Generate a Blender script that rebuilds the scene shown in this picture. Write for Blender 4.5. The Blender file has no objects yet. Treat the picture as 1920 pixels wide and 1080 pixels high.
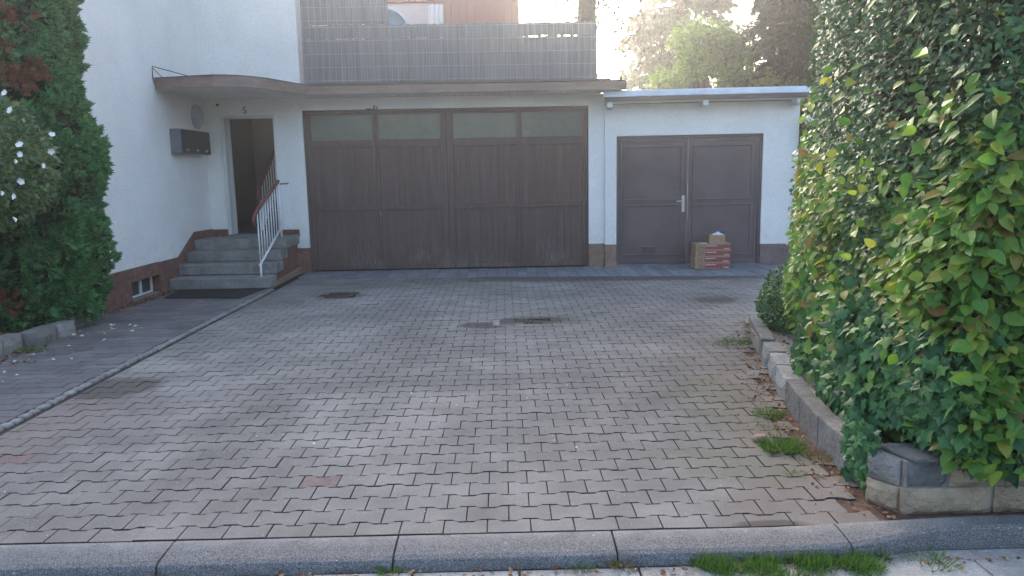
import bpy, math, random
import numpy as np
from mathutils import Matrix, Vector
R = math.radians
S = bpy.context.scene
COL = S.collection
random.seed(7)
rng = np.random.default_rng(11)

# ---------------------------------------------------------------- camera, sky, sun, exposure
cam = bpy.data.cameras.new('camera'); camo = bpy.data.objects.new('camera', cam); COL.objects.link(camo)
cam.sensor_width = 36; cam.lens = 1390/1920*36; cam.clip_start = .05; cam.clip_end = 2000
camo.matrix_world = Matrix.Translation((0, 0, 1.61)) @ Matrix.Rotation(R(-0.6), 4, 'Z') @ Matrix.Rotation(R(90-8.91), 4, 'X') @ Matrix.Rotation(R(-1.05), 4, 'Z')
S.camera = camo
VEIL_HAZE = .0062
SUN_EL, SUN_AZ = 23, -5          # degrees; azimuth from +Y, clockwise positive
w = bpy.data.worlds.new("World"); S.world = w; w.use_nodes = True
nt = w.node_tree; bg = nt.nodes['Background']
sky = nt.nodes.new('ShaderNodeTexSky'); sky.sky_type = 'NISHITA'; sky.sun_disc = False
sky.sun_elevation = R(SUN_EL); sky.sun_rotation = R(SUN_AZ); sky.dust_density = 5.0; sky.air_density = 1.0; sky.ozone_density = .6
nt.links.new(sky.outputs[0], bg.inputs[0]); bg.inputs[1].default_value = 0.12
sun = bpy.data.lights.new('sun', 'SUN'); sun.energy = .8; sun.angle = R(14); sun.color = (1, .97, .93)
suno = bpy.data.objects.new('sun', sun); COL.objects.link(suno)
suno.rotation_euler = (R(-(90-SUN_EL)), 0, R(-SUN_AZ))
S.view_settings.view_transform = 'Standard'; S.view_settings.look = 'None'
S.view_settings.exposure = 2.78; S.view_settings.gamma = 1; S.view_settings.use_curve_mapping = False
S.render.engine = 'CYCLES'

# ---------------------------------------------------------------- materials
class NT:
    def __init__(s, name):
        s.m = bpy.data.materials.new(name); s.m.use_nodes = True
        s.t = s.m.node_tree; s.b = s.t.nodes['Principled BSDF']; s.out = s.t.nodes['Material Output']
        s.pos = s.n('ShaderNodeNewGeometry')
    def n(s, typ, **kw):
        x = s.t.nodes.new(typ)
        for k, v in kw.items(): setattr(x, k, v)
        return x
    def l(s, a, b): s.t.links.new(a, b)
    def val(s, sock, v):
        if hasattr(v, 'is_linked') or isinstance(v, bpy.types.NodeSocket): s.l(v, sock)
        else: sock.default_value = v
    def math(s, op, a, b=0.0, clamp=False):
        x = s.n('ShaderNodeMath', operation=op, use_clamp=clamp); s.val(x.inputs[0], a); s.val(x.inputs[1], b); return x.outputs[0]
    def noise(s, scale, detail=4, stretch=None, rough=.6, dist=0):
        x = s.n('ShaderNodeTexNoise'); x.inputs['Scale'].default_value = scale; x.inputs['Detail'].default_value = detail
        x.inputs['Roughness'].default_value = rough; x.inputs['Distortion'].default_value = dist
        if stretch:
            m = s.n('ShaderNodeMapping'); m.inputs['Scale'].default_value = stretch; s.l(s.pos.outputs['Position'], m.inputs[0]); s.l(m.outputs[0], x.inputs['Vector'])
        else: s.l(s.pos.outputs['Position'], x.inputs['Vector'])
        return x.outputs['Fac']
    def ramp(s, f, stops):
        x = s.n('ShaderNodeValToRGB'); e = x.color_ramp.elements
        while len(e) < len(stops): e.new(.5)
        for i, (p, c) in enumerate(stops): e[i].position = p; e[i].color = (*c, 1)
        s.l(f, x.inputs[0]); return x.outputs[0]
    def rangef(s, f, a, b, c=0., d=1.):
        x = s.n('ShaderNodeMapRange', clamp=True); s.val(x.inputs[0], f)
        for i, v in enumerate((a, b, c, d)): x.inputs[i+1].default_value = v
        return x.outputs[0]
    def mix(s, f, a, b, mode='MIX'):
        x = s.n('ShaderNodeMix', data_type='RGBA', blend_type=mode); s.val(x.inputs[0], f)
        for sock, v in ((x.inputs[6], a), (x.inputs[7], b)):
            if isinstance(v, tuple): sock.default_value = (*v, 1)
            else: s.l(v, sock)
        return x.outputs[2]
    def rnd(s):
        oi = s.n('ShaderNodeObjectInfo')
        return s.math('FRACT', s.math('ADD', oi.outputs['Random'], s.pos.outputs['Random Per Island']))
    def tint(s, col, f, lo, hi):
        g = s.rangef(f, 0, 1, lo, hi); x = s.n('ShaderNodeCombineColor')
        for i in range(3): s.l(g, x.inputs[i])
        return s.mix(1.0, col, x.outputs[0], 'MULTIPLY')
    def bump(s, h, strength=.4, dist=.01, chain=None):
        x = s.n('ShaderNodeBump'); x.inputs['Strength'].default_value = strength; x.inputs['Distance'].default_value = dist
        s.l(h, x.inputs['Height'])
        if chain: s.l(chain, x.inputs['Normal'])
        return x.outputs[0]
    def done(s, col, rough=.8, bump=None, spec=.3, metal=0):
        s.val(s.b.inputs['Base Color'], (*col, 1) if isinstance(col, tuple) else col)
        s.val(s.b.inputs['Roughness'], rough); s.b.inputs['Specular IOR Level'].default_value = spec; s.b.inputs['Metallic'].default_value = metal
        if bump: s.l(bump, s.b.inputs['Normal'])
        return s.m

def simple(name, c, var=.18, scale=6, rough=.7, bs=60, bstr=.25, bd=.004, spec=.3, metal=0, stretch=None, islands=False, fine=.15):
    t = NT(name); n1 = t.noise(scale, 5, stretch); n2 = t.noise(bs, 4, stretch)
    lo = tuple(x*(1-var) for x in c); hi = tuple(min(1, x*(1+var)) for x in c)
    col = t.ramp(n1, [(.3, lo), (.7, hi)])
    col = t.tint(col, n2, 1-fine, 1+fine)
    if islands: col = t.tint(col, t.rnd(), .8, 1.2)
    return t.done(col, rough, t.bump(n2, bstr, bd), spec, metal)

def leafmat(name, stops, trans=.35, rough=.45, spec=.35):
    t = NT(name); r = t.rnd(); col = t.ramp(r, stops)
    col = t.tint(col, t.noise(35, 2), .8, 1.2)
    t.done(col, rough, None, spec)
    tr = t.n('ShaderNodeBsdfTranslucent'); t.l(t.mix(1.0, col, (1.5, 1.55, .8), 'MULTIPLY'), tr.inputs[0])
    mx = t.n('ShaderNodeMixShader'); mx.inputs[0].default_value = trans
    t.l(t.b.outputs[0], mx.inputs[1]); t.l(tr.outputs[0], mx.inputs[2]); t.l(mx.outputs[0], t.out.inputs[0])
    return t.m

def plaster():
    t = NT('white plaster'); n = t.noise(55, 5); n2 = t.noise(1.3, 5); n3 = t.noise(3, 4, (3, 3, .35))
    col = t.ramp(n2, [(.3, (.745, .73, .705)), (.7, (.83, .815, .785))]); col = t.tint(col, t.rangef(t.noise(38, 5), .35, .65), .93, 1.04); col = t.tint(col, t.rangef(t.noise(95, 3), .25, .45), .86, 1.0)
    col = t.tint(col, t.rangef(n3, .35, .75), 1.0, .98)
    sep = t.n('ShaderNodeSeparateXYZ'); t.l(t.pos.outputs['Position'], sep.inputs[0])
    splash = t.math('MULTIPLY', t.rangef(sep.outputs[2], .35, .9, 1, 0), t.rangef(t.noise(5, 4), .4, .7))
    col = t.mix(t.math('MULTIPLY', splash, .35), col, (.42, .38, .34))
    return t.done(col, .95, t.bump(n, .8, .012), .1)

def stain(t, px, py, blobs, wob):
    acc = None
    for cx, cy, rx_, ry_ in blobs:
        a = t.math('MULTIPLY', t.math('SUBTRACT', px, cx), 1/rx_); b = t.math('MULTIPLY', t.math('SUBTRACT', py, cy), 1/ry_)
        d = t.math('ADD', t.math('SQRT', t.math('ADD', t.math('MULTIPLY', a, a), t.math('MULTIPLY', b, b))), wob)
        m = t.rangef(d, .75, 1.15, 1, 0); acc = m if acc is None else t.math('MAXIMUM', acc, m)
    return acc

def paving():
    t = NT('concrete paving'); sep = t.n('ShaderNodeSeparateXYZ'); t.l(t.pos.outputs['Position'], sep.inputs[0]); X, Y = sep.outputs[0], sep.outputs[1]
    big = t.noise(.42, 4, None, .55, .6); mid = t.noise(2.6, 4); fine = t.noise(230, 3); speck = t.noise(95, 2)
    col = t.ramp(big, [(.30, (.140, .129, .121)), (.5, (.190, .176, .163)), (.68, (.258, .239, .220))])
    col = t.tint(col, t.rangef(mid, .3, .7), .80, 1.16); col = t.tint(col, t.rnd(), .93, 1.06); col = t.tint(col, t.rangef(fine, .3, .7), .74, 1.26)
    col = t.mix(t.rangef(speck, .66, .72), col, (.42, .41, .40))
    # reddish earth carried in along the two sides
    wob = t.math('MULTIPLY', t.math('SUBTRACT', t.noise(3.2, 5), .5), 1.1)
    earth = stain(t, X, Y, [(-3.1, 4.7, .4, .8), (1.7, 4.4, .36, 2.2), (1.55, 3.3, .55, .35)], wob)
    col = t.mix(t.math('MULTIPLY', earth, .26), col, (.20, .138, .108))
    moss = stain(t, X, Y, [(.62, 7.95, .33, .26), (1.35, 3.9, .5, .3), (-1.0, 10.6, .9, .35), (1.5, 5.0, .3, .8)], wob)
    col = t.mix(t.math('MULTIPLY', moss, .24), col, (.13, .14, .075))
    dark = stain(t, X, Y, [(-3.05, 5.62, .36, .30), (-.22, 7.74, .30, .17), (.3, 7.95, .46, .2), (2.62, 9.02, .30, .26), (-2.22, 9.92, .34, .30), (1.2, 3.16, .17, .045), (2.2, 11.2, 3.2, .5)], wob)
    col = t.mix(t.math('MULTIPLY', dark, .8), col, (.07, .058, .05))
    return t.done(col, .92, t.bump(fine, .35, .003, t.bump(mid, .15, .01)), .2)

def granite():
    t = NT('grey granite'); v = t.n('ShaderNodeTexVoronoi'); v.inputs['Scale'].default_value = 330; t.l(t.pos.outputs['Position'], v.inputs['Vector'])
    sp = t.n('ShaderNodeSeparateColor'); t.l(v.outputs['Color'], sp.inputs[0])
    col = t.ramp(sp.outputs[0], [(0, (.042, .042, .045)), (.5, (.095, .095, .10)), (1, (.225, .223, .226))])
    big = t.noise(4, 4); col = t.tint(col, big, .75, 1.25)
    sep = t.n('ShaderNodeSeparateXYZ'); t.l(t.pos.outputs['Position'], sep.inputs[0])
    dust = t.math('MULTIPLY', t.rangef(sep.outputs[1], 3.03, 3.14), t.rangef(t.noise(9, 4), .3, .6))
    col = t.mix(t.math('MULTIPLY', dust, .75), col, (.27, .255, .24))
    col = t.mix(t.rangef(t.noise(26, 3), .70, .74), col, (.46, .46, .45))
    return t.done(col, .75, t.bump(t.noise(120, 3), .5, .004), .3)

def rubble(name, stops, sc=7):
    t = NT(name); n = t.noise(sc, 6, None, .7); f = t.noise(110, 4); col = t.ramp(n, stops); col = t.tint(col, f, .72, 1.28); col = t.tint(col, t.rnd(), .85, 1.15)
    return t.done(col, .95, t.bump(f, .7, .010, t.bump(t.noise(28, 4), .8, .03)), .15)

def wornplank():
    t = NT('brown painted boards'); sep = t.n('ShaderNodeSeparateXYZ'); t.l(t.pos.outputs['Position'], sep.inputs[0])
    streak = t.noise(1, 5, (42, 42, 1.6)); streak2 = t.noise(1, 4, (120, 120, 6))
    col = t.ramp(streak, [(.30, (.076, .050, .045)), (.55, (.10, .069, .062)), (.74, (.128, .093, .085))])
    col = t.tint(col, t.rnd(), .93, 1.07); col = t.tint(col, streak2, .88, 1.12)
    low = t.rangef(sep.outputs[2], .15, .85, 1, 0)
    bare = t.math('MULTIPLY', t.rangef(t.math('ADD', streak2, t.math('MULTIPLY', low, .17)), .66, .78), t.rangef(t.noise(1.5, 3), .46, .56))
    bare = t.math('MULTIPLY', bare, t.rangef(sep.outputs[2], .75, .9, 1, 0))
    col = t.mix(t.math('MULTIPLY', bare, .6), col, (.30, .265, .25))
    low_dark = t.math('MULTIPLY', t.rangef(sep.outputs[2], .05, .65, 1, 0), t.rangef(t.noise(1, 4, (5, 5, 1.5)), .35, .6))  # patchy darker tone towards the bottom of the boards
    col = t.mix(t.math('MULTIPLY', low_dark, .45), col, (.048, .035, .031))
    return t.done(col, .68, t.bump(streak2, .3, .004), .3)

def pane_glass():
    t = NT('dirty wired glass'); n = t.noise(.9, 5); n2 = t.noise(9, 6, (1, 1, 2.5))
    col = t.ramp(n, [(.3, (.07, .08, .075)), (.5, (.12, .13, .105)), (.7, (.165, .17, .14))]); col = t.tint(col, n2, .7, 1.3)
    return t.done(col, .38, None, .4)

def reed():
    t = NT('grey privacy strips'); st = t.noise(1, 4, (75, 75, 2.2)); col = t.ramp(st, [(.3, (.085, .086, .096)), (.55, (.145, .147, .16)), (.75, (.21, .212, .225))])
    col = t.tint(col, t.rnd(), .87, 1.13); return t.done(col, .6, t.bump(st, .3, .003), .3)

def cardboard():
    t = NT('brown cardboard'); n = t.noise(8, 4); f = t.noise(150, 2, (1, 1, .1)); col = t.ramp(n, [(.3, (.29, .19, .12)), (.7, (.37, .255, .165))]); col = t.tint(col, f, .9, 1.1)
    return t.done(col, .85, None, .2)

MAT = dict(
    plaster=plaster(), paving=paving(), granite=granite(), plank=wornplank(), glass=pane_glass(), reed=reed(), card=cardboard(),
    plinth=rubble('red brown pebble render', [(.3, (.13, .062, .05)), (.5, (.20, .105, .085)), (.72, (.27, .165, .14))], 14),
    plinth_tan=rubble('tan render base', [(.3, (.19, .125, .095)), (.5, (.27, .19, .145)), (.72, (.31, .24, .19))], 9),
    plinth_mauve=rubble('mauve grey render base', [(.3, (.13, .095, .09)), (.6, (.19, .145, .138)), (.75, (.23, .18, .17))], 9),
    step=rubble('weathered step concrete', [(.28, (.12, .12, .116)), (.5, (.22, .22, .212)), (.75, (.30, .30, .288))], 5),
    concrete=rubble('edging concrete', [(.28, (.13, .122, .115)), (.5, (.20, .19, .18)), (.75, (.27, .255, .24))], 5),
    pale_stone=rubble('pale rough edging stone', [(.28, (.17, .168, .16)), (.5, (.26, .255, .245)), (.75, (.34, .335, .325))], 9),
    sandstone=rubble('yellow sandstone', [(.28, (.13, .10, .07)), (.45, (.26, .205, .145)), (.75, (.36, .30, .22))], 11),
    darkstone=rubble('dark grey block', [(.28, (.085, .088, .088)), (.5, (.135, .14, .14)), (.75, (.19, .19, .185))], 14),
    cobble=rubble('pale sett', [(.28, (.14, .136, .13)), (.5, (.225, .22, .21)), (.75, (.33, .325, .31))], 14),
    slabg=rubble('bluish grey slab', [(.28, (.145, .15, .165)), (.5, (.20, .205, .225)), (.75, (.26, .265, .285))], 5),
    pathp=rubble('dark grey path paver', [(.28, (.11, .10, .10)), (.5, (.158, .146, .145)), (.75, (.205, .19, .188))], 2.2),
    redstone=rubble('red paving', [(.28, (.17, .122, .115)), (.5, (.22, .16, .15)), (.75, (.26, .20, .19))], 9),
    pavement=rubble('pale pavement concrete', [(.28, (.24, .225, .21)), (.5, (.34, .325, .305)), (.75, (.42, .405, .385))], 5),
    soil=rubble('dry red brown soil', [(.28, (.055, .035, .026)), (.5, (.115, .072, .053)), (.75, (.19, .125, .095))], 16),
    joint=rubble('sandy joint and side shade', [(.28, (.025, .021, .018)), (.5, (.048, .041, .035)), (.75, (.085, .075, .06))], 12),
    ground=rubble('earth', [(.28, (.06, .055, .04)), (.5, (.09, .085, .06)), (.75, (.12, .11, .08))], .6),
    gravel=rubble('pale gravel', [(.3, (.14, .12, .10)), (.5, (.30, .27, .24)), (.7, (.50, .48, .45))], 40),
    steel=simple('brown grey steel door paint', (.102, .078, .084), .2, 2.2, .45, 9, .12, .006, .4, fine=.06),
    fascia=simple('brown fascia board', (.175, .125, .108), .25, 4, .6, 50, .2, stretch=(1, 1, 4)),
    flash=simple('dark brown flashing', (.085, .066, .06), .2, 5, .5),
    soffit=simple('off white soffit board', (.62, .60, .585), .1, 5, .6, fine=.08),
    zinc=simple('zinc sheet', (.50, .58, .69), .14, 3, .4, 60, .1, .003, .5, .35),
    darktrim=simple('anthracite roof trim', (.06, .055, .058), .2, 5, .5),
    whitew=simple('white painted timber', (.66, .655, .64), .08, 8, .6, fine=.08),
    rail=simple('white enamel', (.74, .745, .75), .06, 10, .4, fine=.06),
    redrail=simple('dark red plastic handrail', (.155, .038, .042), .15, 8, .45, fine=.08),
    anth=simple('anthracite letterbox steel', (.026, .026, .030), .15, 6, .6, fine=.06),
    boxside=simple('grey letterbox side', (.13, .145, .15), .1, 6, .45, fine=.06),
    silver=simple('brushed aluminium', (.62, .62, .63), .1, 20, .32, spec=.5, metal=.8, fine=.05),
    opal=simple('opal glass', (.36, .37, .41), .05, 5, .3, fine=.04),
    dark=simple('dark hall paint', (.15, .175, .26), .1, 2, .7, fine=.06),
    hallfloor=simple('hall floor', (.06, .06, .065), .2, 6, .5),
    frame=simple('pale door frame', (.58, .58, .575), .06, 6, .5, fine=.05),
    winglass=simple('dark cellar glass', (.045, .055, .06), .2, 3, .12, spec=.5, fine=.05),
    mat=simple('charcoal doormat', (.030, .029, .031), .25, 9, .95, 220, .8, .006, .1, fine=.35),
    iron=simple('rusty cast iron', (.032, .027, .025), .3, 14, .7, spec=.4),
    hole=simple('drain darkness', (.006, .006, .006), .1, 5, .9),
    wire=simple('galvanised wire', (.30, .31, .32), .1, 10, .6, spec=.3, metal=.2, fine=.05),
    postg=simple('grey fence post', (.12, .122, .13), .1, 6, .5),
    redwall=simple('red brown shed board', (.30, .135, .115), .08, 1, .8, fine=.05),
    pinkwall=simple('pale pink panel', (.52, .45, .45), .08, 3, .8, fine=.06),
    cloth=simple('white cloth', (.66, .63, .62), .08, 12, .9, stretch=(3, 3, .4)),
    blue=simple('light blue plastic', (.11, .36, .55), .12, 3, .4, spec=.5, fine=.05),
    palerim=simple('pale plastic rim', (.62, .68, .70), .06, 3, .4, fine=.05),
    redprint=simple('dark red print', (.235, .06, .062), .25, 12, .7),
    orange=simple('orange print', (.42, .17, .07), .15, 12, .8),
    ink=simple('dark print', (.09, .065, .055), .15, 12, .8),
    pinkpaper=simple('pink paper', (.60, .47, .46), .05, 12, .8),
    foil=simple('clear plastic wrap', (.62, .64, .68), .15, 25, .25, spec=.5),
    bluecap=simple('blue plastic', (.03, .07, .25), .1, 9, .4),
    bark=rubble('bark', [(.28, (.035, .027, .022)), (.5, (.07, .056, .046)), (.75, (.11, .09, .075))], 22),
    twig=simple('brown twig', (.075, .052, .038), .3, 20, .9),
    brick=simple('pinkish stone', (.34, .21, .165), .15, 20, .9),
    sidefence=simple('black brown fence board', (.028, .024, .023), .3, 6, .8, stretch=(1, 1, 5)),
    flower=simple('white petal', (.78, .78, .76), .04, 20, .6, fine=.04),
    hornbeam=leafmat('hornbeam leaf', [(0, (.06, .155, .036)), (.3, (.10, .22, .042)), (.6, (.155, .27, .05)), (.82, (.23, .31, .055)), (.95, (.31, .30, .065)), (1, (.20, .11, .05))], .4, .5, .25),
    privet=leafmat('privet leaf', [(0, (.026, .068, .034)), (.4, (.044, .106, .050)), (.8, (.068, .145, .062)), (.97, (.09, .17, .06)), (1, (.13, .15, .04))], .14, .5, .25),
    privet_shaded=leafmat('shaded inner privet leaf', [(0, (.010, .024, .012)), (.6, (.020, .042, .020)), (1, (.05, .04, .024))], .25, .5),  # darker copy of the privet leaf, shade inside the hedge put into its colour
    ivy=leafmat('ivy leaf', [(0, (.018, .066, .028)), (.5, (.040, .128, .046)), (.85, (.075, .19, .062)), (.97, (.14, .25, .06)), (1, (.20, .11, .04))], .22, .5, .25),
    thuja=leafmat('thuja spray', [(0, (.020, .090, .036)), (.45, (.042, .165, .060)), (.8, (.078, .225, .078)), (1, (.13, .28, .085))], .3, .6, .2),
    thuja_shaded=leafmat('shaded inner thuja spray', [(0, (.006, .022, .010)), (1, (.014, .042, .016))], .1, .7, .1),  # thuja spray darkened in its colour to stand for shade between the outer sprays
    thuja_dead=leafmat('dead thuja spray', [(0, (.16, .055, .03)), (.6, (.23, .085, .05)), (1, (.15, .075, .045))], .15, .8, .1),
    box=leafmat('box leaf', [(0, (.022, .08, .024)), (.5, (.04, .125, .034)), (1, (.07, .17, .045))], .2, .4, .4),
    hibiscus=leafmat('shrub leaf', [(0, (.045, .09, .04)), (.5, (.08, .145, .06)), (.9, (.12, .19, .07)), (1, (.19, .21, .06))], .3, .42),
    tlight=leafmat('light tree leaf', [(0, (.045, .10, .03)), (.5, (.08, .155, .045)), (1, (.13, .19, .06))], .5),
    tolive=leafmat('olive tree leaf', [(0, (.075, .10, .035)), (.5, (.13, .15, .05)), (1, (.20, .17, .07))], .5),
    tdull=leafmat('blue green tree leaf', [(0, (.035, .085, .045)), (.5, (.06, .12, .062)), (1, (.095, .155, .075))], .5),
    tbrown=leafmat('brownish hanging leaf', [(0, (.02, .024, .015)), (.6, (.035, .036, .022)), (1, (.055, .05, .03))], .12),
    conifer=leafmat('conifer needles', [(0, (.012, .028, .018)), (.6, (.022, .044, .028)), (1, (.04, .068, .04))], .08, .7),
    spruce=leafmat('pale spruce needles', [(0, (.022, .06, .036)), (.6, (.038, .09, .052)), (1, (.06, .125, .06))], .2, .7),
    grass=leafmat('grass blade', [(0, (.05, .115, .025)), (.6, (.08, .17, .035)), (.9, (.10, .16, .04)), (1, (.22, .19, .09))], .35, .5),
    drygrass=leafmat('dry grass blade', [(0, (.10, .10, .035)), (.6, (.16, .13, .055)), (1, (.20, .12, .06))], .3, .7),
    litter=leafmat('dead leaf', [(0, (.10, .035, .02)), (.4, (.17, .075, .035)), (.75, (.26, .16, .08)), (1, (.34, .27, .17))], .1, .8, .2),
    petal=leafmat('fallen petal', [(0, (.50, .46, .40)), (.5, (.62, .60, .54)), (1, (.72, .71, .68))], .2, .7, .2),
)

# ---------------------------------------------------------------- helpers
class MB:
    def __init__(s): s.v = []; s.f = []; s.mi = []; s.k = 0
    def add(s, vs, fs, mi=None):
        b = len(s.v); s.v += [tuple(p) for p in vs]; s.f += [tuple(i+b for i in f) for f in fs]; s.mi += mi if isinstance(mi, list) else [s.k if mi is None else mi]*len(fs); return s
    def box(s, x0, x1, y0, y1, z0, z1, mi=None):
        return s.add([(x0, y0, z0), (x1, y0, z0), (x1, y1, z0), (x0, y1, z0), (x0, y0, z1), (x1, y0, z1), (x1, y1, z1), (x0, y1, z1)],
                     [(0, 3, 2, 1), (4, 5, 6, 7), (0, 1, 5, 4), (1, 2, 6, 5), (2, 3, 7, 6), (3, 0, 4, 7)], mi)
    def prism(s, poly, axis, a, b, mi=None):
        n = len(poly); mk = {0: lambda p, t: (t, p[0], p[1]), 1: lambda p, t: (p[0], t, p[1]), 2: lambda p, t: (p[0], p[1], t)}[axis]
        vs = [mk(p, a) for p in poly]+[mk(p, b) for p in poly]
        return s.add(vs, [tuple(range(n))[::-1], tuple(range(n, 2*n))]+[(i, (i+1) % n, n+(i+1) % n, n+i) for i in range(n)], mi)
    def tube(s, pts, r, n=8, mi=None, cap=True):
        pts = [Vector(p) for p in pts]; rs = r if isinstance(r, (list, tuple)) else [r]*len(pts); vs = []; fs = []; up = None
        for i, p in enumerate(pts):
            d = (pts[min(i+1, len(pts)-1)]-pts[max(i-1, 0)]).normalized()
            if up is None: up = d.orthogonal().normalized()
            up = (up-d*up.dot(d)); up = up.normalized() if up.length > 1e-5 else d.orthogonal().normalized(); q = d.cross(up)
            for k in range(n):
                a = 2*math.pi*k/n; vs.append(p+(up*math.cos(a)+q*math.sin(a))*rs[i])
        for i in range(len(pts)-1):
            for k in range(n): fs.append((i*n+k, i*n+(k+1) % n, (i+1)*n+(k+1) % n, (i+1)*n+k))
        if cap: fs += [tuple(range(n))[::-1], tuple(range((len(pts)-1)*n, len(pts)*n))]
        return s.add(vs, fs, mi)
    def lathe(s, prof, c, axis=2, n=24, mi=None, sx=1, sy=1):
        vs = []; fs = []
        for (r, h) in prof:
            for k in range(n):
                a = 2*math.pi*k/n; p = (r*math.cos(a)*sx, r*math.sin(a)*sy, h)
                if axis == 0: p = (p[2], p[0], p[1])
                if axis == 1: p = (p[0], p[2], p[1])
                vs.append((c[0]+p[0], c[1]+p[1], c[2]+p[2]))
        for i in range(len(prof)-1):
            for k in range(n): fs.append((i*n+k, i*n+(k+1) % n, (i+1)*n+(k+1) % n, (i+1)*n+k))
        fs += [tuple(range(n)), tuple(range((len(prof)-1)*n, len(prof)*n))]
        return s.add(vs, fs, mi)
    def mesh(s, name, mats, smooth=False):
        me = bpy.data.meshes.new(name); me.from_pydata(s.v, [], s.f)
        for m in (mats if isinstance(mats, (list, tuple)) else [mats]): me.materials.append(MAT[m])
        me.polygons.foreach_set('material_index', s.mi)
        if smooth: me.polygons.foreach_set('use_smooth', [True]*len(s.f))
        import bmesh
        bm = bmesh.new(); bm.from_mesh(me); bmesh.ops.recalc_face_normals(bm, faces=bm.faces); bm.to_mesh(me); bm.free()
        me.update(); return me

def link(name, me, parent=None, mw=None, kind=None):
    o = bpy.data.objects.new(name, me); COL.objects.link(o)
    if parent is not None:
        o.parent = parent; o.matrix_parent_inverse = WM[parent.name].inverted() if parent.name in WM else Matrix()
    if mw is not None: o.matrix_basis = mw
    WM[o.name] = mw if mw is not None else Matrix()
    if kind: o['kind'] = kind
    return o
WM = {}
def build(mb, name, mats, parent=None, mw=None, bevel=0, smooth=False, kind=None, seg=2):
    o = link(name, mb.mesh(name, mats, smooth), parent, mw, kind)
    if bevel:
        b = o.modifiers.new('bevel', 'BEVEL'); b.width = bevel; b.segments = seg; b.limit_method = 'ANGLE'; b.angle_limit = R(40)
        o.modifiers.new('normals', 'WEIGHTED_NORMAL') if False else None
    return o
def tag(o, label, cat, group=None):
    o['label'] = label; o['category'] = cat
    if group: o['group'] = group
    return o
def thing(name, label, cat, loc=(0, 0, 0), rz=0, group=None):
    o = bpy.data.objects.new(name, None); COL.objects.link(o); o.empty_display_size = .1
    mw = Matrix.Translation(loc) @ Matrix.Rotation(rz, 4, 'Z'); o.matrix_basis = mw; WM[o.name] = mw
    return tag(o, label, cat, group)
def structure(name, mb, mats, **k): return build(mb, name, mats, kind='structure', **k)
def box(x0, x1, y0, y1, z0, z1): return MB().box(x0, x1, y0, y1, z0, z1)

def norm(a): return a/np.maximum(np.linalg.norm(a, axis=-1, keepdims=True), 1e-9)
def frames(n, t):
    n = norm(n); t = norm(t-(t*n).sum(1, keepdims=True)*n); return t, np.cross(n, t), n
def scatter(name, tmpl, P, N, T, size, mat, parent=None, kind=None, mi=None):
    """one mesh holding a copy of a small leaf template at every point"""
    tv, tf = np.array(tmpl[0], float), tmpl[1]; x, y, z = frames(N, T); size = np.broadcast_to(size, (len(P),))[:, None, None]
    V = P[:, None, :]+size*(tv[None, :, 0:1]*x[:, None, :]+tv[None, :, 1:2]*y[:, None, :]+tv[None, :, 2:3]*z[:, None, :])
    nv = len(tv); cnt = np.array([len(f) for f in tf]); fl = np.concatenate([np.array(f) for f in tf])
    n = len(P); me = bpy.data.meshes.new(name); me.vertices.add(n*nv); me.vertices.foreach_set('co', V.astype(np.float32).ravel())
    loops = (fl[None, :]+np.arange(n)[:, None]*nv).ravel(); me.loops.add(len(loops)); me.loops.foreach_set('vertex_index', loops.astype(np.int32))
    pc = np.tile(cnt, n); st = np.concatenate([[0], np.cumsum(pc)[:-1]]); me.polygons.add(len(pc)); me.polygons.foreach_set('loop_start', st.astype(np.int32))
    try: me.polygons.foreach_set('loop_total', pc.astype(np.int32))
    except Exception: pass
    me.materials.append(MAT[mat]); me.update(calc_edges=True)
    return link(name, me, parent, None, kind)
def leaf_parts(tmpl, P, N, T, size, mat, parent, nm='leaf', twist=3):
    """single leaves as parts, sharing mesh data"""
    me = MB(); me.add(tmpl[0], tmpl[1]); me = me.mesh(nm, mat); x, y, z = frames(N, T); size = np.broadcast_to(size, (len(P),))
    for i in range(len(P)):
        s = float(size[i]); m = Matrix(((x[i, 0]*s, y[i, 0]*s, z[i, 0]*s, P[i, 0]), (x[i, 1]*s, y[i, 1]*s, z[i, 1]*s, P[i, 1]), (x[i, 2]*s, y[i, 2]*s, z[i, 2]*s, P[i, 2]), (0, 0, 0, 1)))
        link(nm, me, parent, m)
def ovate(wd=.32, n=5, droop=.12, fold=.10):
    """pointed leaf, folded along the midrib, unit length along x"""
    xs = [0, .15, .38, .62, .84, 1.0][:n+1]; ws = [0, .72, 1, .86, .46, 0]; v = []; f = []
    for x, q in zip(xs, ws):
        z = -droop*x*x; v += [(x, 0, z)]
        if 0 < q: v += [(x-.03, wd*q, z+fold*q), (x-.03, -wd*q, z+fold*q)]
    # indices: 0 ; (1,2,3) (4,5,6) (7,8,9) (10,11,12) ; 13
    f += [(0, 1, 2), (0, 3, 1)]
    for a in (1, 4, 7): f += [(a, a+3, a+4, a+1), (a, a+2, a+5, a+3)]
    f += [(10, 13, 11), (10, 12, 13)]
    return v, f
def small_leaf(wd=.3):
    return [(0, 0, 0), (.45, wd, .07), (1, 0, -.1), (.45, -wd, .07), (.5, 0, 0)], [(0, 4, 1), (4, 2, 1), (0, 3, 4), (4, 3, 2)]
def ivy_leaf():
    o = [(0, 0), (-.12, .22), (-.08, .48), (.2, .34), (.42, .50), (.55, .24), (1.0, 0), (.55, -.24), (.42, -.50), (.2, -.34), (-.08, -.48), (-.12, -.22)]
    v = [(.28, 0, .06)]+[(x, y, -.10*abs(y)-.12*max(x, 0)**2) for x, y in o]; n = len(o)
    return v, [(0, 1+i, 1+(i+1) % n) for i in range(n)]
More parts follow.
